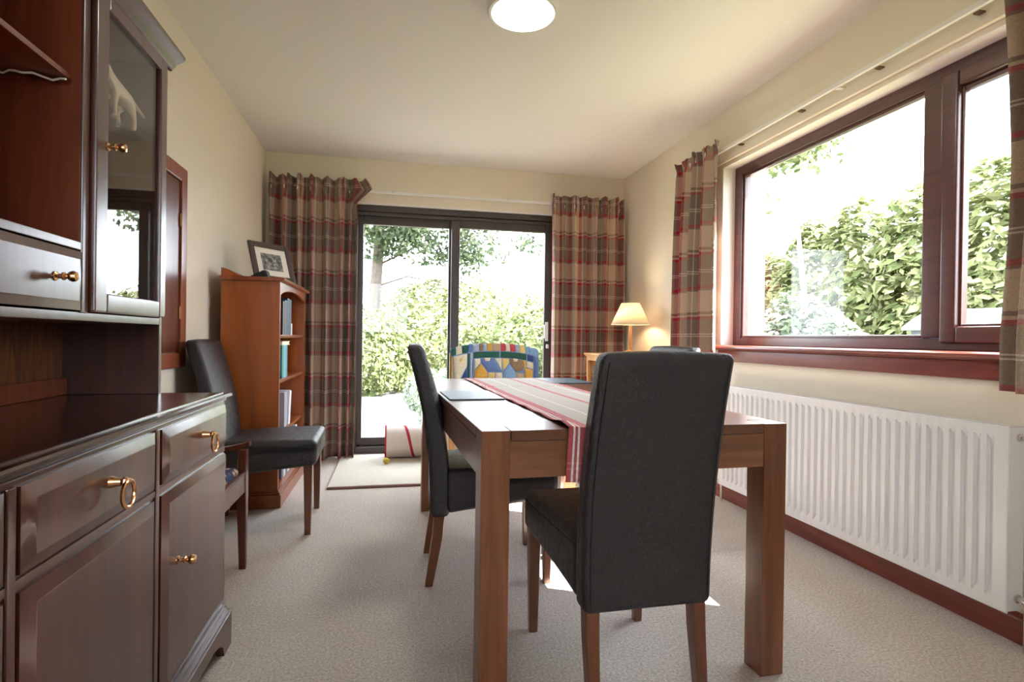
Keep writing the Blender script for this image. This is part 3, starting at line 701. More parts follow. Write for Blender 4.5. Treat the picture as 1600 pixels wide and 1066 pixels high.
def runner():
    x0, wd = .232, .45; hang = .138; y1 = TLn - .02
    def pos(u, v):
        s = v * (y1 + hang)           # from hem of hanging end, up, then along
        x = x0 + u * wd; r_ = .012
        wob = .004 * math.sin(u * 9 + 1) + .003 * math.sin(u * 23)
        if s < hang:
            k = 1 - s / hang
            return Vector((x - .012 * k + .0, -.006 - .006 * k - (.008 + wob) * k * math.sin(u * 14 + .5) * .8 - .004, TZ - (hang - s) + .003))
        yy = s - hang
        cr = .0028 * math.exp(-((yy - 1.25) / .012) ** 2)
        edge = .004 * math.exp(-((u) / .04) ** 2) * math.sin(yy * 17) ** 2
        near = math.exp(-(yy / .02) ** 2)
        lip = .010 * math.exp(-((u - .02) / .05) ** 2) * math.exp(-((yy - .05) / .05) ** 2)
        return Vector((x + .004 * math.sin(yy * 5), yy - .010 * near, TZ + .0022 + cr + edge + lip + .0015 * near))
    bm = bmesh.new(); grid(bm, pos, 46, 180, lambda u, v: (u * wd, v * (y1 + hang)))
    o = obj('table_runner', bm, M['runner'], None, 60); s = o.modifiers.new('thick', 'SOLIDIFY'); s.thickness = .0016; s.offset = 1
    o.matrix_world = TM; return o
tr = tag(runner(), 'cream and red striped runner laid along the dining table', 'table runner')
cl = part('care_label', M['white'], tr, lambda b: box(b, .262, .292, -.0125, -.0115, TZ - .172, TZ - .13), 0)

# ------------------------------------------------------------------ radiator
RX, RY0, RY1, RZ0, RZ1 = 1.936, 1.413, 3.035, .118, .718
ra = thing('radiator', 'long white ribbed panel radiator under the window', 'radiator', (0, 0, 0))
def rfront(b):
    pitch = (RY1 - RY0 - .07) / 36
    ya = RY0 + .035; pts = []
    pr = [(0, 0), (.22, 0), (.32, .013), (.66, .013), (.76, 0)]
    ys = [(RY0, 0)] + [(ya + (i + f) * pitch, dd) for i in range(36) for f, dd in pr] + [(ya + 36 * pitch, 0), (RY1, 0)]
    zs = [(RZ0, 0), (RZ0 + .035, 0), (RZ0 + .052, 1), (RZ1 - .052, 1), (RZ1 - .035, 0), (RZ1, 0)]
    V = [[b.verts.new((RX + dd * k, yy, zz)) for yy, dd in ys] for zz, k in zs]
    for j in range(len(zs) - 1):
        for i in range(len(ys) - 1): b.faces.new((V[j][i], V[j + 1][i], V[j + 1][i + 1], V[j][i + 1]))
    box(b, RX + .0005, RX + .004, RY0, RY1, RZ0, RZ0 + .02)
    tube(b, [(RX + .004, RY0 + .004, RZ0 + .003), (RX + .004, RY1 - .004, RZ0 + .003)], .005, 8); tube(b, [(RX + .004, RY0 + .004, RZ1 - .003), (RX + .004, RY1 - .004, RZ1 - .003)], .005, 8)
    tube(b, [(RX + .004, RY0 + .003, RZ0), (RX + .004, RY0 + .003, RZ1)], .005, 8); tube(b, [(RX + .004, RY1 - .003, RZ0), (RX + .004, RY1 - .003, RZ1)], .005, 8)
part('front_panel', M['white'], ra, rfront, 50)
part('back_panel', M['white'], ra, lambda b: box(b, RX + .055, RX + .062, RY0 + .03, RY1 - .03, RZ0 + .01, RZ1 - .02), 0)
for y0 in (RY0 - .001, RY1 - .003): part('side_panel', M['white'], ra, lambda b: (box(b, RX + .006, RX + .066, y0, y0 + .004, RZ0 + .005, RZ1 - .004, .001)))
tg = part('top_grille', M['white'], ra, lambda b: (box(b, RX + .004, RX + .018, RY0, RY1, RZ1 - .006, RZ1 - .001, .001), box(b, RX + .056, RX + .066, RY0, RY1, RZ1 - .006, RZ1 - .001, .001), box(b, RX + .004, RX + .066, RY0, RY0 + .04, RZ1 - .006, RZ1 - .001, .001), box(b, RX + .004, RX + .066, RY1 - .04, RY1, RZ1 - .006, RZ1 - .001, .001)))
for i in range(96):
    yy = RY0 + .045 + i * (RY1 - RY0 - .09) / 95
    if i == 0: sl0 = part('slat', M['white'], tg, lambda b: box(b, RX + .017, RX + .057, -.0035, .0035, RZ1 - .005, RZ1 - .002), 0); sl0.location.y = yy
    else:
        s = sl0.copy(); COL.objects.link(s); s.parent = tg; s.location.y = yy
for y in (RY0 + .25, RY1 - .25): part('wall_bracket', M['white'], ra, lambda b: box(b, RX + .06, XR - .002, y - .015, y + .015, RZ0 + .05, RZ1 - .05))
def valve(b, y, s):
    mx = Matrix.Translation((RX + .042, y, RZ0 + .045)) @ Matrix.Rotation(s * PI / 2, 4, 'X')
    lathe(b, [(.001, -.002), (.014, 0), (.014, .006), (.009, .008), (.009, .02), (.012, .022), (.012, .036), (.008, .04), (.001, .042)], 14, mx=mx)
    tube(b, [(RX + .042, y - s * .03, RZ0 + .045), (RX + .042, y - s * .03, .0)], .0075, 10)
part('valve', M['chrome'], ra, lambda b: valve(b, RY0, 1)); part('valve', M['chrome'], ra, lambda b: valve(b, RY1, -1))
part('bleed_plug', M['chrome'], ra, lambda b: lathe(b, [(.001, 0), (.012, 0), (.012, .006), (.006, .008), (.006, .014), (.001, .015)], 14, mx=Matrix.Translation((RX + .042, RY0 - .001, RZ1 - .035)) @ Matrix.Rotation(PI / 2, 4, 'X')))

# ------------------------------------------------------------------ curtains
def curtain(label, a, dirv, outv, width, top, bottom, folds, amp, seed, flare=0, flare_end=1, puddle=0.0, uoff=0, taper=0.0):
    rnd = random.Random(seed); a = Vector(a); dv = Vector(dirv); ov = Vector(outv)
    ph = [rnd.uniform(-.9, .9) for _ in range(folds + 2)]; am = [rnd.uniform(.5, 1.25) for _ in range(folds + 2)]
    jit = [rnd.uniform(-1, 1) for _ in range(64)]
    H = top - bottom
    def wave(s, k):
        x = s * folds; i = int(x); f = x - i; i = min(i, folds)
        j = min(i + 1, folds + 1)
        p = ph[i] * (1 - f) + ph[j] * f; q = am[i] * (1 - f) + am[j] * f
        w_ = math.sin(2 * PI * x + p * k); return q * (math.copysign(abs(w_) ** .75, w_))
    nu, nv = folds * 16, 54
    vs_ = sorted(set([0, .012, .025, .035, .045, .055, .065, .08, .1] + [.1 + .9 * i / (nv - 8) for i in range(nv - 7)])); nv = len(vs_) - 1
    def pos(s, t):
        z = top - H * t
        head = max(0, 1 - t / .055) if t < .055 else 0           # frill above the tape
        pinch = math.exp(-((t - .045) / .022) ** 2)
        A = amp * (.55 + .45 * min(1, t * 2.2)) * (1 - .55 * pinch)
        o = A * (wave(s, .4 + .9 * t) + .0) + .25 * amp * math.sin(2 * PI * s * folds * 2.03 + 2.2 * ph[1]) * (1 - t * .5)
        o += .35 * amp * head * math.sin(2 * PI * s * folds * 1.5 + ph[2] * 3)
        lat = .018 * math.cos(2 * PI * s * folds + ph[0]) * (1 - .5 * pinch) * (.4 + .6 * min(1, t * 3))
        ss = s * width
        if flare:
            e = (s if flare_end else 1 - s); g = max(0, (e - .80) / .20)
            sg = 1 if flare_end else -1
            fl = t / .033 if t < .033 else max(0, 1 - (t - .033) / .055)
            ss += sg * g * flare * (fl - .85 * min(1, t / .085))
        ss = ss + (0.5 - s) * taper * width * math.sin(PI * min(1, t * 1.15))
        z += head * (.010 * jit[int(s * 40) % 64] + .006 * math.sin(s * folds * 9))
        if puddle and t > .9:
            o += puddle * ((t - .9) / .1) ** 2 * (.5 + .8 * max(0, math.sin(s * 9 + seed)))
        return a + dv * (ss + lat) + ov * o + Vector((0, 0, z))
    bm = bmesh.new()
    # true cloth coordinates: arc length at mid height
    arc = [0]
    for i in range(nu):
        arc.append(arc[-1] + (pos((i + 1) / nu, .5) - pos(i / nu, .5)).length)
    lay = bm.loops.layers.uv.verify()
    V = [[bm.verts.new(pos(i / nu, t)) for i in range(nu + 1)] for t in vs_]
    for j in range(nv):
        for i in range(nu):
            f = bm.faces.new((V[j][i], V[j][i + 1], V[j + 1][i + 1], V[j + 1][i]))
            for l, (p_, q_) in zip(f.loops, ((i, j), (i + 1, j), (i + 1, j + 1), (i, j + 1))): l[lay].uv = (arc[p_] + uoff, (1 - vs_[q_]) * H)
    root = thing('curtain', label, 'curtain', (0, 0, 0), 0, 'red and taupe plaid curtains')
    o = obj('fabric', bm, M['curt'], root, 0)
    for p in o.data.polygons: p.use_smooth = True
    s = o.modifiers.new('thick', 'SOLIDIFY'); s.thickness = .003; s.offset = 0
    for i in range(folds + 1):
        q = pos(min(1, max(0, (i + .25) / (folds + .5))), .05)
        part('hook', M['plastic'], root, lambda b: box(b, q.x - .003, q.x + .003, q.y - .003, q.y + .003, q.z, q.z + .03))
    return root
curtain('full length plaid curtain at the left of the patio door, next to the bookcase', (-.975, YF - .125, 0), (1, 0, 0), (0, -1, 0), .73, 2.235, .012, 7, .066, 3, .085, 1, .06, .03)
curtain('full length plaid curtain at the right of the patio door, behind the lamp', (1.315, YF - .13, 0), (1, 0, 0), (0, -1, 0), .66, 2.225, .012, 7, .058, 11, 0, 1, .03, .2)
curtain('short plaid curtain at the far end of the wide window', (XR - .10, 3.07, 0), (0, 1, 0), (-1, 0, 0), .50, 2.215, .905, 4, .044, 5, 0, 1, 0, .12)
curtain('short plaid curtain at the near end of the wide window, cut by the frame', (XR - .105, .93, 0), (0, 1, 0), (-1, 0, 0), .52, 2.20, .83, 4, .05, 8, 0, 1, 0, .0, .12)

# ------------------------------------------------------------------ corner table with lamp
ct = thing('lamp_table', 'tall honey pine table with turned legs in the far corner', 'table', (1.745, 4.16, 0))
TT = .872
part('tabletop', M['pine'], ct, lambda b: (box(b, -.215, .245, -.20, .20, TT - .018, TT, .005), box(b, -.205, .235, -.19, .19, TT - .03, TT - .018, .003)))
part('apron', M['pine'], ct, lambda b: (box(b, -.195, .225, -.182, -.165, TT - .11, TT - .03, .002), box(b, -.195, .225, .165, .182, TT - .11, TT - .03, .002), box(b, -.195, -.178, -.18, .18, TT - .06, TT - .03, .002), box(b, .208, .225, -.18, .18, TT - .11, TT - .03, .002)))
for x in (-.178, .208):
    for y in (-.165, .165):
        pr = [(.013, 0), (.016, .05), (.02, .2), (.016, .26), (.022, .28), (.016, .30), (.021, .5), (.015, .60), (.024, .63), (.015, .65), (.02, .68), (.02, TT - .03)]
        part('leg', M['pine'], ct, lambda b: lathe(b, pr, 14, (x, y, 0)))
lp = thing('table_lamp', 'lit table lamp with cream cone shade and slim honey wood stem', 'lamp', (1.832, 4.12, TT))
def lb(b): lathe(b, [(.001, 0), (.075, 0), (.078, .006), (.07, .014), (.03, .024), (.014, .032), (.012, .06), (.016, .12), (.013, .2), (.010, .225), (.001, .226)], 24)
part('base', M['pine'], lp, lb)
part('lamp_holder', M['plastic'], lp, lambda b: lathe(b, [(.001, .222), (.015, .224), (.017, .245), (.013, .262), (.001, .265)], 14))
def shd(b):
    n = 32; R0, R1, Z0, Z1 = .150, .072, .232, .400
    for r0, r1 in ((R0, R1),):
        rings = [[Vector((r0 * math.cos(2 * PI * i / n), r0 * math.sin(2 * PI * i / n), Z0)) for i in range(n)], [Vector((r1 * math.cos(2 * PI * i / n), r1 * math.sin(2 * PI * i / n), Z1)) for i in range(n)]]
        loft(b, rings, caps=False)
so = part('shade', M['shade'], lp, shd); sm = so.modifiers.new('thick', 'SOLIDIFY'); sm.thickness = .0015
part('shade_rim', M['cloth'], so, lambda b: (tube(b, [(.150 * math.cos(2 * PI * i / 32), .150 * math.sin(2 * PI * i / 32), .232) for i in range(32)], .002, 6, True), tube(b, [(.072 * math.cos(2 * PI * i / 32), .072 * math.sin(2 * PI * i / 32), .400) for i in range(32)], .002, 6, True)))
part('bulb', emit('warm_bulb', (1, .72, .40), 110), lp, lambda b: lathe(b, [(.001, .262), (.014, .268), (.026, .295), (.028, .312), (.02, .332), (.001, .34)], 16))

# ------------------------------------------------------------------ ceiling lamp
cl_ = thing('ceiling_lamp', 'round lit ceiling lamp with white rim', 'lamp', (.535, 2.385, ZC))
def rim(b):
    lathe(b, [(.10, 0), (.158, 0), (.160, -.012), (.158, -.034), (.150, -.044), (.138, -.046), (.134, -.040), (.134, -.01), (.10, -.006)], 40)
part('rim', M['plastic'], cl_, rim)
part('diffuser', M['dome'], cl_, lambda b: lathe(b, [(.001, -.064), (.05, -.062), (.09, -.056), (.118, -.047), (.133, -.037), (.133, -.012), (.001, -.010)], 40))

# ------------------------------------------------------------------ armchair with patchwork quilt
ac = thing('armchair', 'honey wood armchair by the patio door, covered with a quilt', 'armchair', (.765, 4.12, 0))
AW = .335
def backrest(b):
    n = 14
    top = [(-AW + 2 * AW * i / n, .915 + .0 - .045 * abs(-1 + 2 * i / n) ** 2.6) for i in range(n + 1)]
    prism(b, [(-AW, .42), ] + [(x, z) for x, z in top] + [(AW, .42)], 'y', .10, .15, .008)
part('backrest', M['pine'], ac, backrest)
for s in (-1, 1):
    part('leg', M['pine'], ac, lambda b: post(b, [(s * .30, -.30, 0, .018, .018), (s * .30, -.30, .58, .022, .022)]))
    part('leg', M['pine'], ac, lambda b: post(b, [(s * .325, .14, 0, .018, .018), (s * .325, .125, .45, .022, .024), (s * .330, .125, .86, .018, .022)]))
    part('arm', M['pine'], ac, lambda b: rbox(b, (s * .318 - .028, -.34, .578), (s * .318 + .028, .13, .606), .012, None, 2, 4))
part('seat', M['pine'], ac, lambda b: box(b, -.315, .315, -.32, .12, .34, .385, .008))
part('seat_cushion', M['cloth'], ac, lambda b: rbox(b, (-.275, -.31, .385), (.275, .095, .47), .03))
qt = thing('patchwork_quilt', 'colourful patchwork quilt with little houses draped over the armchair back', 'quilt', (.765, 4.12, 0))
QW, QH = .342, .46
def Q(u, v, off=0):   # u 0..1 across, v 0 (top) .. 1 (down the front); v<0 goes down the rear
    x = -QW + 2 * QW * u
    zt = .935 - .045 * abs(-1 + 2 * u) ** 2.6
    ripple = .005 * math.sin(u * 21 + v * 7) + .004 * math.sin(u * 9 - v * 13)
    if v >= 0:
        r = .035; s = v * QH
        if s < r * PI / 2:
            a = s / r; return Vector((x, .125 - r * math.sin(a) - off * math.sin(a), zt - r + r * math.cos(a) + off * math.cos(a)))
        return Vector((x, .125 - r - off + ripple - .02 * v, zt - r - (s - r * PI / 2)))
    r = .035; s = -v * QH
    if s < r * PI / 2:
        a = s / r; return Vector((x, .125 + r * math.sin(a) + off * math.sin(a), zt - r + r * math.cos(a) + off * math.cos(a)))
    return Vector((x, .125 + r + off, zt - r - (s - r * PI / 2)))
def qb(b): grid(b, lambda u, v: Q(u, -1 + 2 * v), 24, 40)
qo = part('backing', plain('quilt_backing', (.16, .25, .42), .9, bscale=90, var=.15), qt, qb, 60); sm = qo.modifiers.new('thick', 'SOLIDIFY'); sm.thickness = .004; sm.offset = -1
QC = dict(green=(.03, .10, .075), cream=(.66, .60, .46), blue=(.12, .19, .38), pale=(.33, .40, .52), brown=(.26, .17, .10), gold=(.62, .36, .08), red=(.46, .07, .09), navy=(.045, .075, .22), yellow=(.68, .50, .18), sky=(.20, .34, .55), tan=(.45, .33, .22), pink=(.58, .38, .36))
QM = {k: plain('quilt_' + k, c, .92, spec=.1, bumpy=.3, bscale=140, var=.16) for k, c in QC.items()}
def patch(col, pts):
    # pts in pixels of the quilt drawing (0..640 across, 0..260 down shows above the table)
    q = [(max(0, min(1, (x - 295) / 625)), (y - 75) / 240 * .62) for x, y in pts]
    cx = sum(p_[0] for p_ in q) / len(q); cy_ = sum(p_[1] for p_ in q) / len(q)
    def bl(b):
        ring = []
        for i in range(len(q)):
            a, c = q[i], q[(i + 1) % len(q)]
            for k in range(4): ring.append((a[0] + (c[0] - a[0]) * k / 4, a[1] + (c[1] - a[1]) * k / 4))
        R = []
        for k, off in ((.985, .0006), (.93, .006), (.55, .009)):
            R.append([b.verts.new(Q(cx + (x - cx) * k, cy_ + (y_ - cy_) * k, off)) for x, y_ in ring])
        n = len(ring); c0 = b.verts.new(Q(cx, cy_, .010))
        for A, B in zip(R, R[1:]):
            for i in range(n): b.faces.new((A[i], A[(i + 1) % n], B[(i + 1) % n], B[i]))
        for i in range(n): b.faces.new((R[-1][i], R[-1][(i + 1) % n], c0))
        bmesh.ops.recalc_face_normals(b, faces=b.faces[:])
    part('patch', QM[col], qt, bl, 60)
def rc(x0, y0, x1, y1): return [(x0, y0), (x1, y0), (x1, y1), (x0, y1)]
for c, x0, x1 in (('green', 297, 330), ('cream', 330, 372), ('green', 372, 412), ('blue', 412, 450), ('pale', 450, 492), ('brown', 492, 520), ('pale', 520, 545), ('gold', 545, 585), ('tan', 585, 645), ('red', 645, 682), ('cream', 682, 712), ('red', 712, 752), ('pale', 752, 780), ('yellow', 780, 822), ('sky', 822, 850)): patch(c, rc(x0, 76, x1, 138))
patch('green', rc(446, 140, 640, 180)); patch('green', rc(640, 140, 835, 180))
patch('cream', [(312, 140), (408, 140), (408, 225), (350, 318), (322, 318)]); patch('navy', [(408, 228), (408, 318), (354, 318)]); patch('gold', rc(297, 140, 311, 318))
patch('yellow', [(345, 165), (380, 160), (375, 195), (355, 200)]); patch('green', rc(410, 140, 426, 318)); patch('pale', rc(427, 140, 445, 318)); patch('blue', rc(446, 182, 456, 318))
patch('cream', [(458, 182), (500, 182), (500, 212), (458, 255)]); patch('gold', [(502, 212), (552, 272), (552, 318), (458, 318), (458, 258)])
patch('blue', [(502, 182), (598, 182), (655, 272), (556, 272), (502, 210)]); patch('cream', rc(527, 180, 572, 206)); patch('yellow', rc(554, 275, 604, 318)); patch('cream', rc(605, 275, 656, 318))
patch('cream', [(602, 182), (652, 182), (652, 262)]); patch('yellow', [(655, 182), (705, 182), (705, 215), (658, 266)]); patch('sky', [(706, 218), (754, 272), (754, 318), (660, 318), (660, 270)])
patch('brown', [(708, 182), (800, 182), (812, 250), (756, 268), (708, 215)]); patch('cream', rc(732, 180, 768, 204)); patch('tan', rc(756, 270, 815, 318)); patch('gold', [(800, 182), (828, 182), (828, 236), (816, 248)])
patch('navy', rc(836, 140, 884, 182)); patch('cream', rc(832, 184, 880, 230)); patch('gold', rc(818, 232, 878, 318)); patch('sky', [(852, 76), (922, 76), (922, 138), (852, 138)]); patch('blue', rc(886, 140, 921, 318))
k = 0
for yy in (320, 372):
    for xx in range(297, 920, 89):
        patch(['cream', 'sky', 'tan', 'green', 'gold', 'blue', 'pink', 'pale'][k % 8], rc(xx, yy, xx + 87, yy + 50)); k += 1

# ------------------------------------------------------------------ things on the floor by the door
tag(part('doormat_rug', M['rug'], None, lambda b: rbox(b, (-.405, 3.70, .0), (.95, 4.66, .018), .008, None, 2, 10)), 'cream pile rug in front of the patio door', 'rug')
for o in [bpy.data.objects['doormat_rug']]:
    part('binding', M['rugedge'], o, lambda b: tube(b, [(-.405, 3.699, .008), (.95, 3.699, .008)], .008, 8))
ro = thing('play_tunnel', 'cream fabric roll with red bands lying at the patio door', 'fabric roll', (0, 4.53, .018))
RRad = .128
def rollb(b):
    n = 28; xs = [-.055, -.05, .62, .625]; rs = [RRad - .004, RRad, RRad, RRad - .004]
    loft(b, [[Vector((x, r_ * math.cos(2 * PI * i / n), RRad + r_ * math.sin(2 * PI * i / n) * .98)) for i in range(n)] for x, r_ in zip(xs, rs)])
part('tube', M['cloth'], ro, rollb)
for x in (-.053, .623): part('rim_band', M['redtrim'], ro, lambda b: tube(b, [(x, (RRad + .001) * math.cos(2 * PI * i / 28), RRad + (RRad - .001) * math.sin(2 * PI * i / 28)) for i in range(28)], .007, 8, True))
def band(b):
    n = 40; rings = []
    for i in range(n + 1):
        a = PI * .95 - 2.6 * i / n; x0 = .05 + .115 * (i / n)
        c, s_ = math.cos(PI - a + PI) , math.sin(a)
        for_ = []
    n = 36; A = []; B = []
    for i in range(n + 1):
        a = PI * 1.45 - PI * 1.3 * i / n      # from front underside over the front to the top
        y_ = (RRad + .0015) * math.cos(a + PI * 0); z_ = RRad + (RRad + .0008) * math.sin(a) * .98
        x_ = .165 - .115 * i / n
        A.append(b.verts.new((x_, y_, z_))); B.append(b.verts.new((x_ + .022, y_, z_)))
    for i in range(n): b.faces.new((A[i], A[i + 1], B[i + 1], B[i]))
part('spiral_band', M['redtrim'], ro, band)
bl_ = part('ball', M['yellow'], None, lambda b: bmesh.ops.create_icosphere(b, subdivisions=3, radius=.024), 180); bl_.location = (-.045, 4.30, .042)
part('seam', M['paper'], bl_, lambda b: tube(b, [(.0242 * math.cos(a) * math.sqrt(1 - (.45 * math.sin(2 * a)) ** 2), .0242 * math.sin(a) * math.sqrt(1 - (.45 * math.sin(2 * a)) ** 2), .0242 * .45 * math.sin(2 * a)) for a in [2 * PI * i / 40 for i in range(40)]], .0008, 4, True))
tag(bl_, 'small yellow ball on the cream rug', 'ball')

# ------------------------------------------------------------------ the garden
struct('ground', M['grass'], lambda b: box(b, -60, 80, -30, 120, -.40, -.16), 'garden ground outside the windows', smooth=0)
def path(b):
    pts = [(-2.2, 5.07), (2.2, 5.07), (1.0, 6.4), (.55, 8), (.75, 10), (1.2, 12.5), (.2, 12.6), (-.7, 10), (-1.3, 8), (-1.9, 6.4)]
    prism(b, pts[::-1], 'z', -.17, -.12)
struct('garden_path', M['paving'], path, 'pale gravel path leading away from the patio door', smooth=0)
def leaves(b, pts, size, rnd, up=.5, aspect=1.7):
    for p, nrm in pts:
        d = (nrm + Vector((rnd.gauss(0, .6), rnd.gauss(0, .6), rnd.gauss(0, .5) + up))).normalized()
        a = d.orthogonal().normalized(); a = Matrix.Rotation(rnd.uniform(0, 2 * PI), 3, d) @ a; c = d.cross(a)
        s = size * rnd.uniform(.55, 1.3); l = s * aspect
        v = [b.verts.new(p - a * l * .5), b.verts.new(p + c * s * .42 + d * s * .1), b.verts.new(p + a * l * .5), b.verts.new(p - c * s * .42 + d * s * .1)]
        b.faces.new(v)
def blob_pts(c, rad, n, rnd, fill=.35, clump=2.2, thr=-.15):
    out = []; c = Vector(c)
    while len(out) < n:
        d = Vector((rnd.gauss(0, 1), rnd.gauss(0, 1), rnd.gauss(0, 1))).normalized(); r_ = 1 - fill * rnd.random() ** 1.6
        p = c + Vector((d.x * rad[0] * r_, d.y * rad[1] * r_, d.z * rad[2] * r_))
        k = noise.noise(p * clump)
        if k < thr and rnd.random() < .8: continue
        p += d * k * .25 * min(rad)
        if p.z < -.12: continue
        out.append((p, d))
    return out
def shrub(label, c, rad, n, size, mat, seed, cat='shrub', name='shrub', stem=None, blobs=None, group='garden shrubs', up=.5, thr=-.15, clump=2.2):
    rnd = random.Random(seed); g = Vector((c[0], c[1], -.16))
    t = thing(name, label, cat, g, 0, group)
    def fol(b):
        for (o, rr, k) in (blobs or [((0, 0, 0), rad, 1)]):
            pts = blob_pts(Vector(c) + Vector(o) - g * 0, rr, int(n * k), rnd, clump=clump, thr=thr)
            leaves(b, [(p - g, d_) for p, d_ in pts], size, rnd, up)
    part('foliage', mat, t, fol, 0)
    def stm(b):
        for i in range(5):
            a = rnd.uniform(0, 2 * PI); h_ = (c[2] + .16) * rnd.uniform(.9, 1.2)
            tube(b, [(0, 0, 0), (rad[0] * .2 * math.cos(a), rad[1] * .2 * math.sin(a), h_ * .5), (rad[0] * .5 * math.cos(a), rad[1] * .5 * math.sin(a), h_)], [.03, .02, .008], 6)
    part('stems', M['bark'], t, stem or stm)
    return t
# beyond the patio door
shrub('leafy green bush left of the path beyond the patio door', (-.9, 11.2, .55), (1.4, 1.1, .95), 5200, .085, M['leafA'], 1)
shrub('tall yellow green bush behind the path, seen left of the door stile', (1.15, 13.6, .95), (1.7, 1.3, 1.45), 5600, .09, M['leafB'], 2)
shrub('wide fresh green bush seen through the right door leaf', (3.4, 12.4, .55), (1.7, 1.2, 1.05), 5600, .085, M['leafA'], 3)
shrub('dark bluish bush at the right edge of the patio door', (3.9, 10.6, .7), (.8, .9, 1.1), 3600, .075, M['leafD'], 4)
shrub('low pale flowering plant beside the gravel path', (.62, 8.9, .10), (.45, .9, .40), 2800, .05, M['leafC'], 5)
shrub('low grey green plant right of the gravel path', (.72, 7.1, .08), (.42, .7, .36), 2400, .045, M['leafC'], 6)
shrub('far yellow green thicket closing the garden view', (2.6, 17.5, 1.1), (4.6, 1.4, 1.6), 7000, .13, M['leafB'], 7)
shrub('far olive thicket at the left garden boundary', (-4.2, 15.5, 1.0), (3.2, 1.6, 1.9), 6000, .12, M['leafB'], 8)
def tree(label, base, trunk, blobs, n, size, mat, bark, seed, group='garden trees', up=.3, thr=-.1, clump=1.4, branches=()):
    rnd = random.Random(seed); g = Vector((*base, -.16)); t = thing('tree', label, 'tree', g, 0, group)
    tot = sum(b_[1][0] * b_[1][1] for b_ in blobs)
    def fol(b):
        for o, rr in blobs:
            pts = blob_pts(Vector(o), rr, int(n * rr[0] * rr[1] / tot), rnd, .75, clump, thr)
            leaves(b, [(p - g, d_) for p, d_ in pts], size, rnd, up)
    part('foliage', mat, t, fol, 0)
    part('trunk', bark, t, lambda b: tube(b, [Vector(p) - g for p, r_ in trunk], [r_ for p, r_ in trunk], 10))
    for br in branches: part('branch', bark, t, lambda b: tube(b, [Vector(p) - g for p, r_ in br], [r_ for p, r_ in br], 6))
    return t
tree('grey trunked conifer with feathery crown left of the path', (-.55, 14.0), [((-.55, 14, -.16), .17), ((-.5, 14, 1.5), .15), ((-.4, 14, 3.0), .13), ((-.3, 14, 4.6), .09)],
     [((-.6, 13.6, 3.6), (1.2, 1.0, .75)), ((.6, 13.6, 3.35), (1.0, .9, .6)), ((1.8, 13.4, 3.1), (.9, .7, .6)), ((-1.7, 13.6, 3.8), (1.0, 1.0, .8)), ((1.3, 13.0, 3.9), (1.6, .9, .6)), ((-.2, 13.0, 4.2), (1.8, 1.2, .6))], 11000, .085, M['leafD'], M['bark'], 21, thr=.0,
     branches=[[((-.45, 14, 2.2), .03), ((.3, 13.8, 2.45), .02), ((1.3, 13.7, 2.3), .008)], [((-.45, 14, 2.7), .03), ((.5, 13.9, 3.2), .02), ((1.6, 13.6, 3.4), .008)], [((-.45, 14, 2.0), .02), ((-.9, 13.8, 2.4), .012), ((-1.5, 13.7, 2.5), .006)], [((-.42, 14, 1.7), .018), ((.1, 13.9, 1.9), .01), ((.8, 13.8, 2.0), .004)]])
tree('thin leaning double stem at the left edge of the patio door', (-1.5, 12.5), [((-1.5, 12.5, -.16), .09), ((-1.25, 12.5, 1.2), .08), ((-.95, 12.5, 2.2), .06), ((-.85, 12.5, 3.8), .04)],
     [((-.9, 12.5, 3.9), (.9, .8, .7))], 1400, .08, M['leafD'], M['bark'], 22, branches=[[((-1.25, 12.5, 1.2), .06), ((-1.3, 12.5, 2.4), .05), ((-1.1, 12.5, 3.6), .03)]])
tree('light tree with thin drooping twigs at the top right of the patio door', (5.4, 13.0), [((5.4, 13, -.16), .15), ((5.2, 13, 2.5), .12), ((4.9, 13, 4.2), .07)],
     [((3.9, 12.6, 3.9), (1.0, .8, .5)), ((3.3, 12.4, 3.2), (.7, .6, .28)), ((4.8, 12.6, 4.4), (1.2, .9, .7))], 1500, .075, M['leafD'], M['bark'], 23, thr=.08,
     branches=[[((4.95, 13, 3.6), .03), ((4.0, 12.6, 3.5), .018), ((2.7, 12.3, 3.0), .005)], [((4.95, 13, 3.9), .03), ((3.9, 12.6, 4.1), .018), ((2.9, 12.3, 3.9), .005)]])
# beyond the wide window
def gw(b): box(b, 7.7, 8.0, -4, 14, -.3, 2.05)
struct('garden_wall', M['fence'], gw, 'brown garden wall behind the climbing hedge', smooth=0)
hb = []
for i in range(11):
    shrub('bright climbing hedge plant on the garden wall, ' + ['first', 'second', 'third', 'fourth', 'fifth', 'sixth', 'seventh', 'eighth', 'ninth', 'tenth', 'eleventh'][i] + ' from the near end',
          (6.75, 3.2 + i * .95, 1.25), (.50, .70, (1.95 if i < 4 else 1.95 - .14 * (i - 3)) + .12 * math.sin(i * 1.7)), 3400, .105, M['leafB'], 40 + i, name='hedge_plant', group='hedge plants on the garden wall', thr=-.3)
shrub('pale flowering rhododendron bush close outside the window', (4.35, 5.45, .45), (.7, 1.05, .98), 6000, .075, M['leafC'], 60)
shrub('pale leafy bush beside the rhododendron, near the window corner', (3.75, 7.3, .35), (.6, .75, .95), 3600, .07, M['leafC'], 61)
shrub('tall airy bush at the far left of the window view', (4.4, 8.2, .9), (.9, 1.0, 1.5), 4200, .085, M['leafB'], 62)
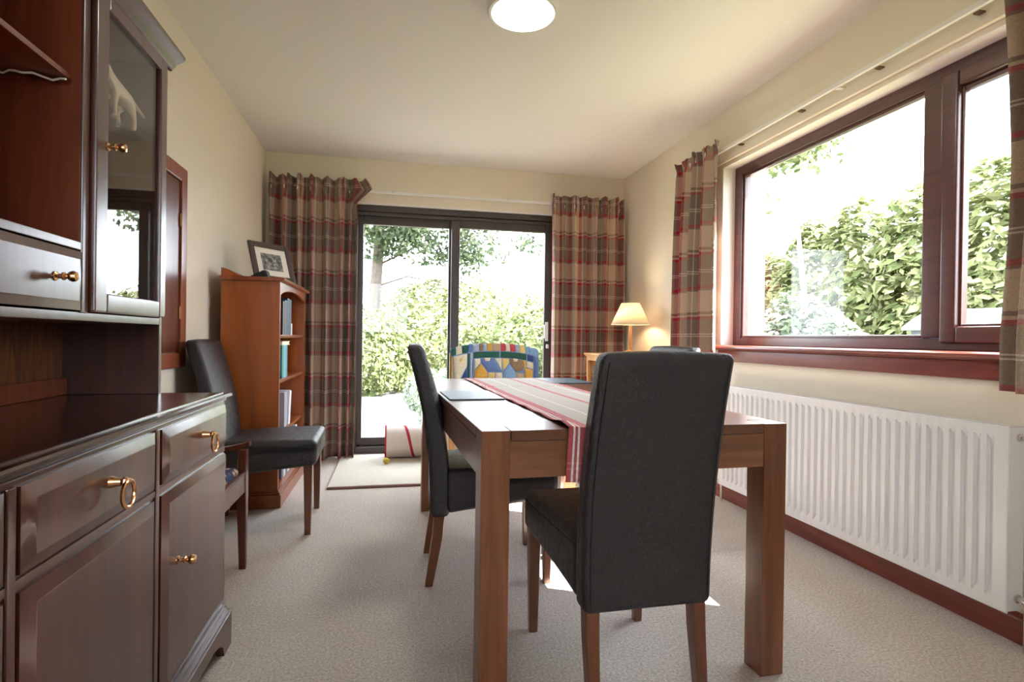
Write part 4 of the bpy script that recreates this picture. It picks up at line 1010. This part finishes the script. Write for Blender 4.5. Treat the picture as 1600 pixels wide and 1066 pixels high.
tree('slender pale stemmed tree in front of the hedge', (5.6, 6.6), [((5.6, 6.6, -.16), .05), ((5.55, 6.62, 1.2), .042), ((5.5, 6.7, 2.0), .034), ((5.45, 6.75, 2.8), .02), ((5.4, 6.8, 3.4), .012)],
     [((4.9, 7.3, 2.95), (.5, .6, .3)), ((5.1, 7.9, 2.45), (.6, .6, .35)), ((5.4, 6.7, 3.6), (.8, .8, .35))], 900, .085, M['leafA'], M['palebark'], 63, thr=.02,
     branches=[[((5.5, 6.7, 2.0), .02), ((5.1, 7.2, 2.6), .012), ((4.8, 7.6, 3.0), .005)]])
tree('bare forked tree above the hedge in the right casement', (9.5, 6.2), [((9.5, 6.2, -.16), .12), ((9.45, 6.25, 2.2), .09), ((9.5, 6.2, 3.0), .06)],
     [((9.6, 6.6, 2.2), (.8, .9, .5))], 500, .1, M['leafB'], M['bark'], 64,
     branches=[[((9.5, 6.2, 2.9), .05), ((9.45, 6.45, 3.3), .035), ((9.4, 6.4, 3.7), .015)], [((9.5, 6.2, 2.9), .05), ((9.5, 6.05, 3.35), .04), ((9.5, 6.0, 3.7), .03)]])
gb = thing('storage_box', 'grey garden box with a pale green curved lid outside the right casement', 'box', (5.35, 3.75, -.16), .1)
part('body', plain('grey_blue_plastic', (.10, .125, .16), .5, var=.1), gb, lambda b: (box(b, -.4, .4, -.75, .75, 0, 1.30, .02), box(b, -.43, -.40, -.7, .7, .75, .8, .005), box(b, -.43, -.40, -.7, .7, 1.08, 1.13, .005)))
def lid(b):
    n = 10; poly = [(-.46 + .92 * i / n, 1.30 + .18 * math.sin(PI * i / n)) for i in range(n + 1)]
    prism(b, poly, 'y', -.8, .8, .01); box(b, -.46, .46, -.8, .8, 1.27, 1.305, .008)
part('lid', plain('pale_green_plastic', (.22, .34, .29), .4, var=.05), gb, lid)
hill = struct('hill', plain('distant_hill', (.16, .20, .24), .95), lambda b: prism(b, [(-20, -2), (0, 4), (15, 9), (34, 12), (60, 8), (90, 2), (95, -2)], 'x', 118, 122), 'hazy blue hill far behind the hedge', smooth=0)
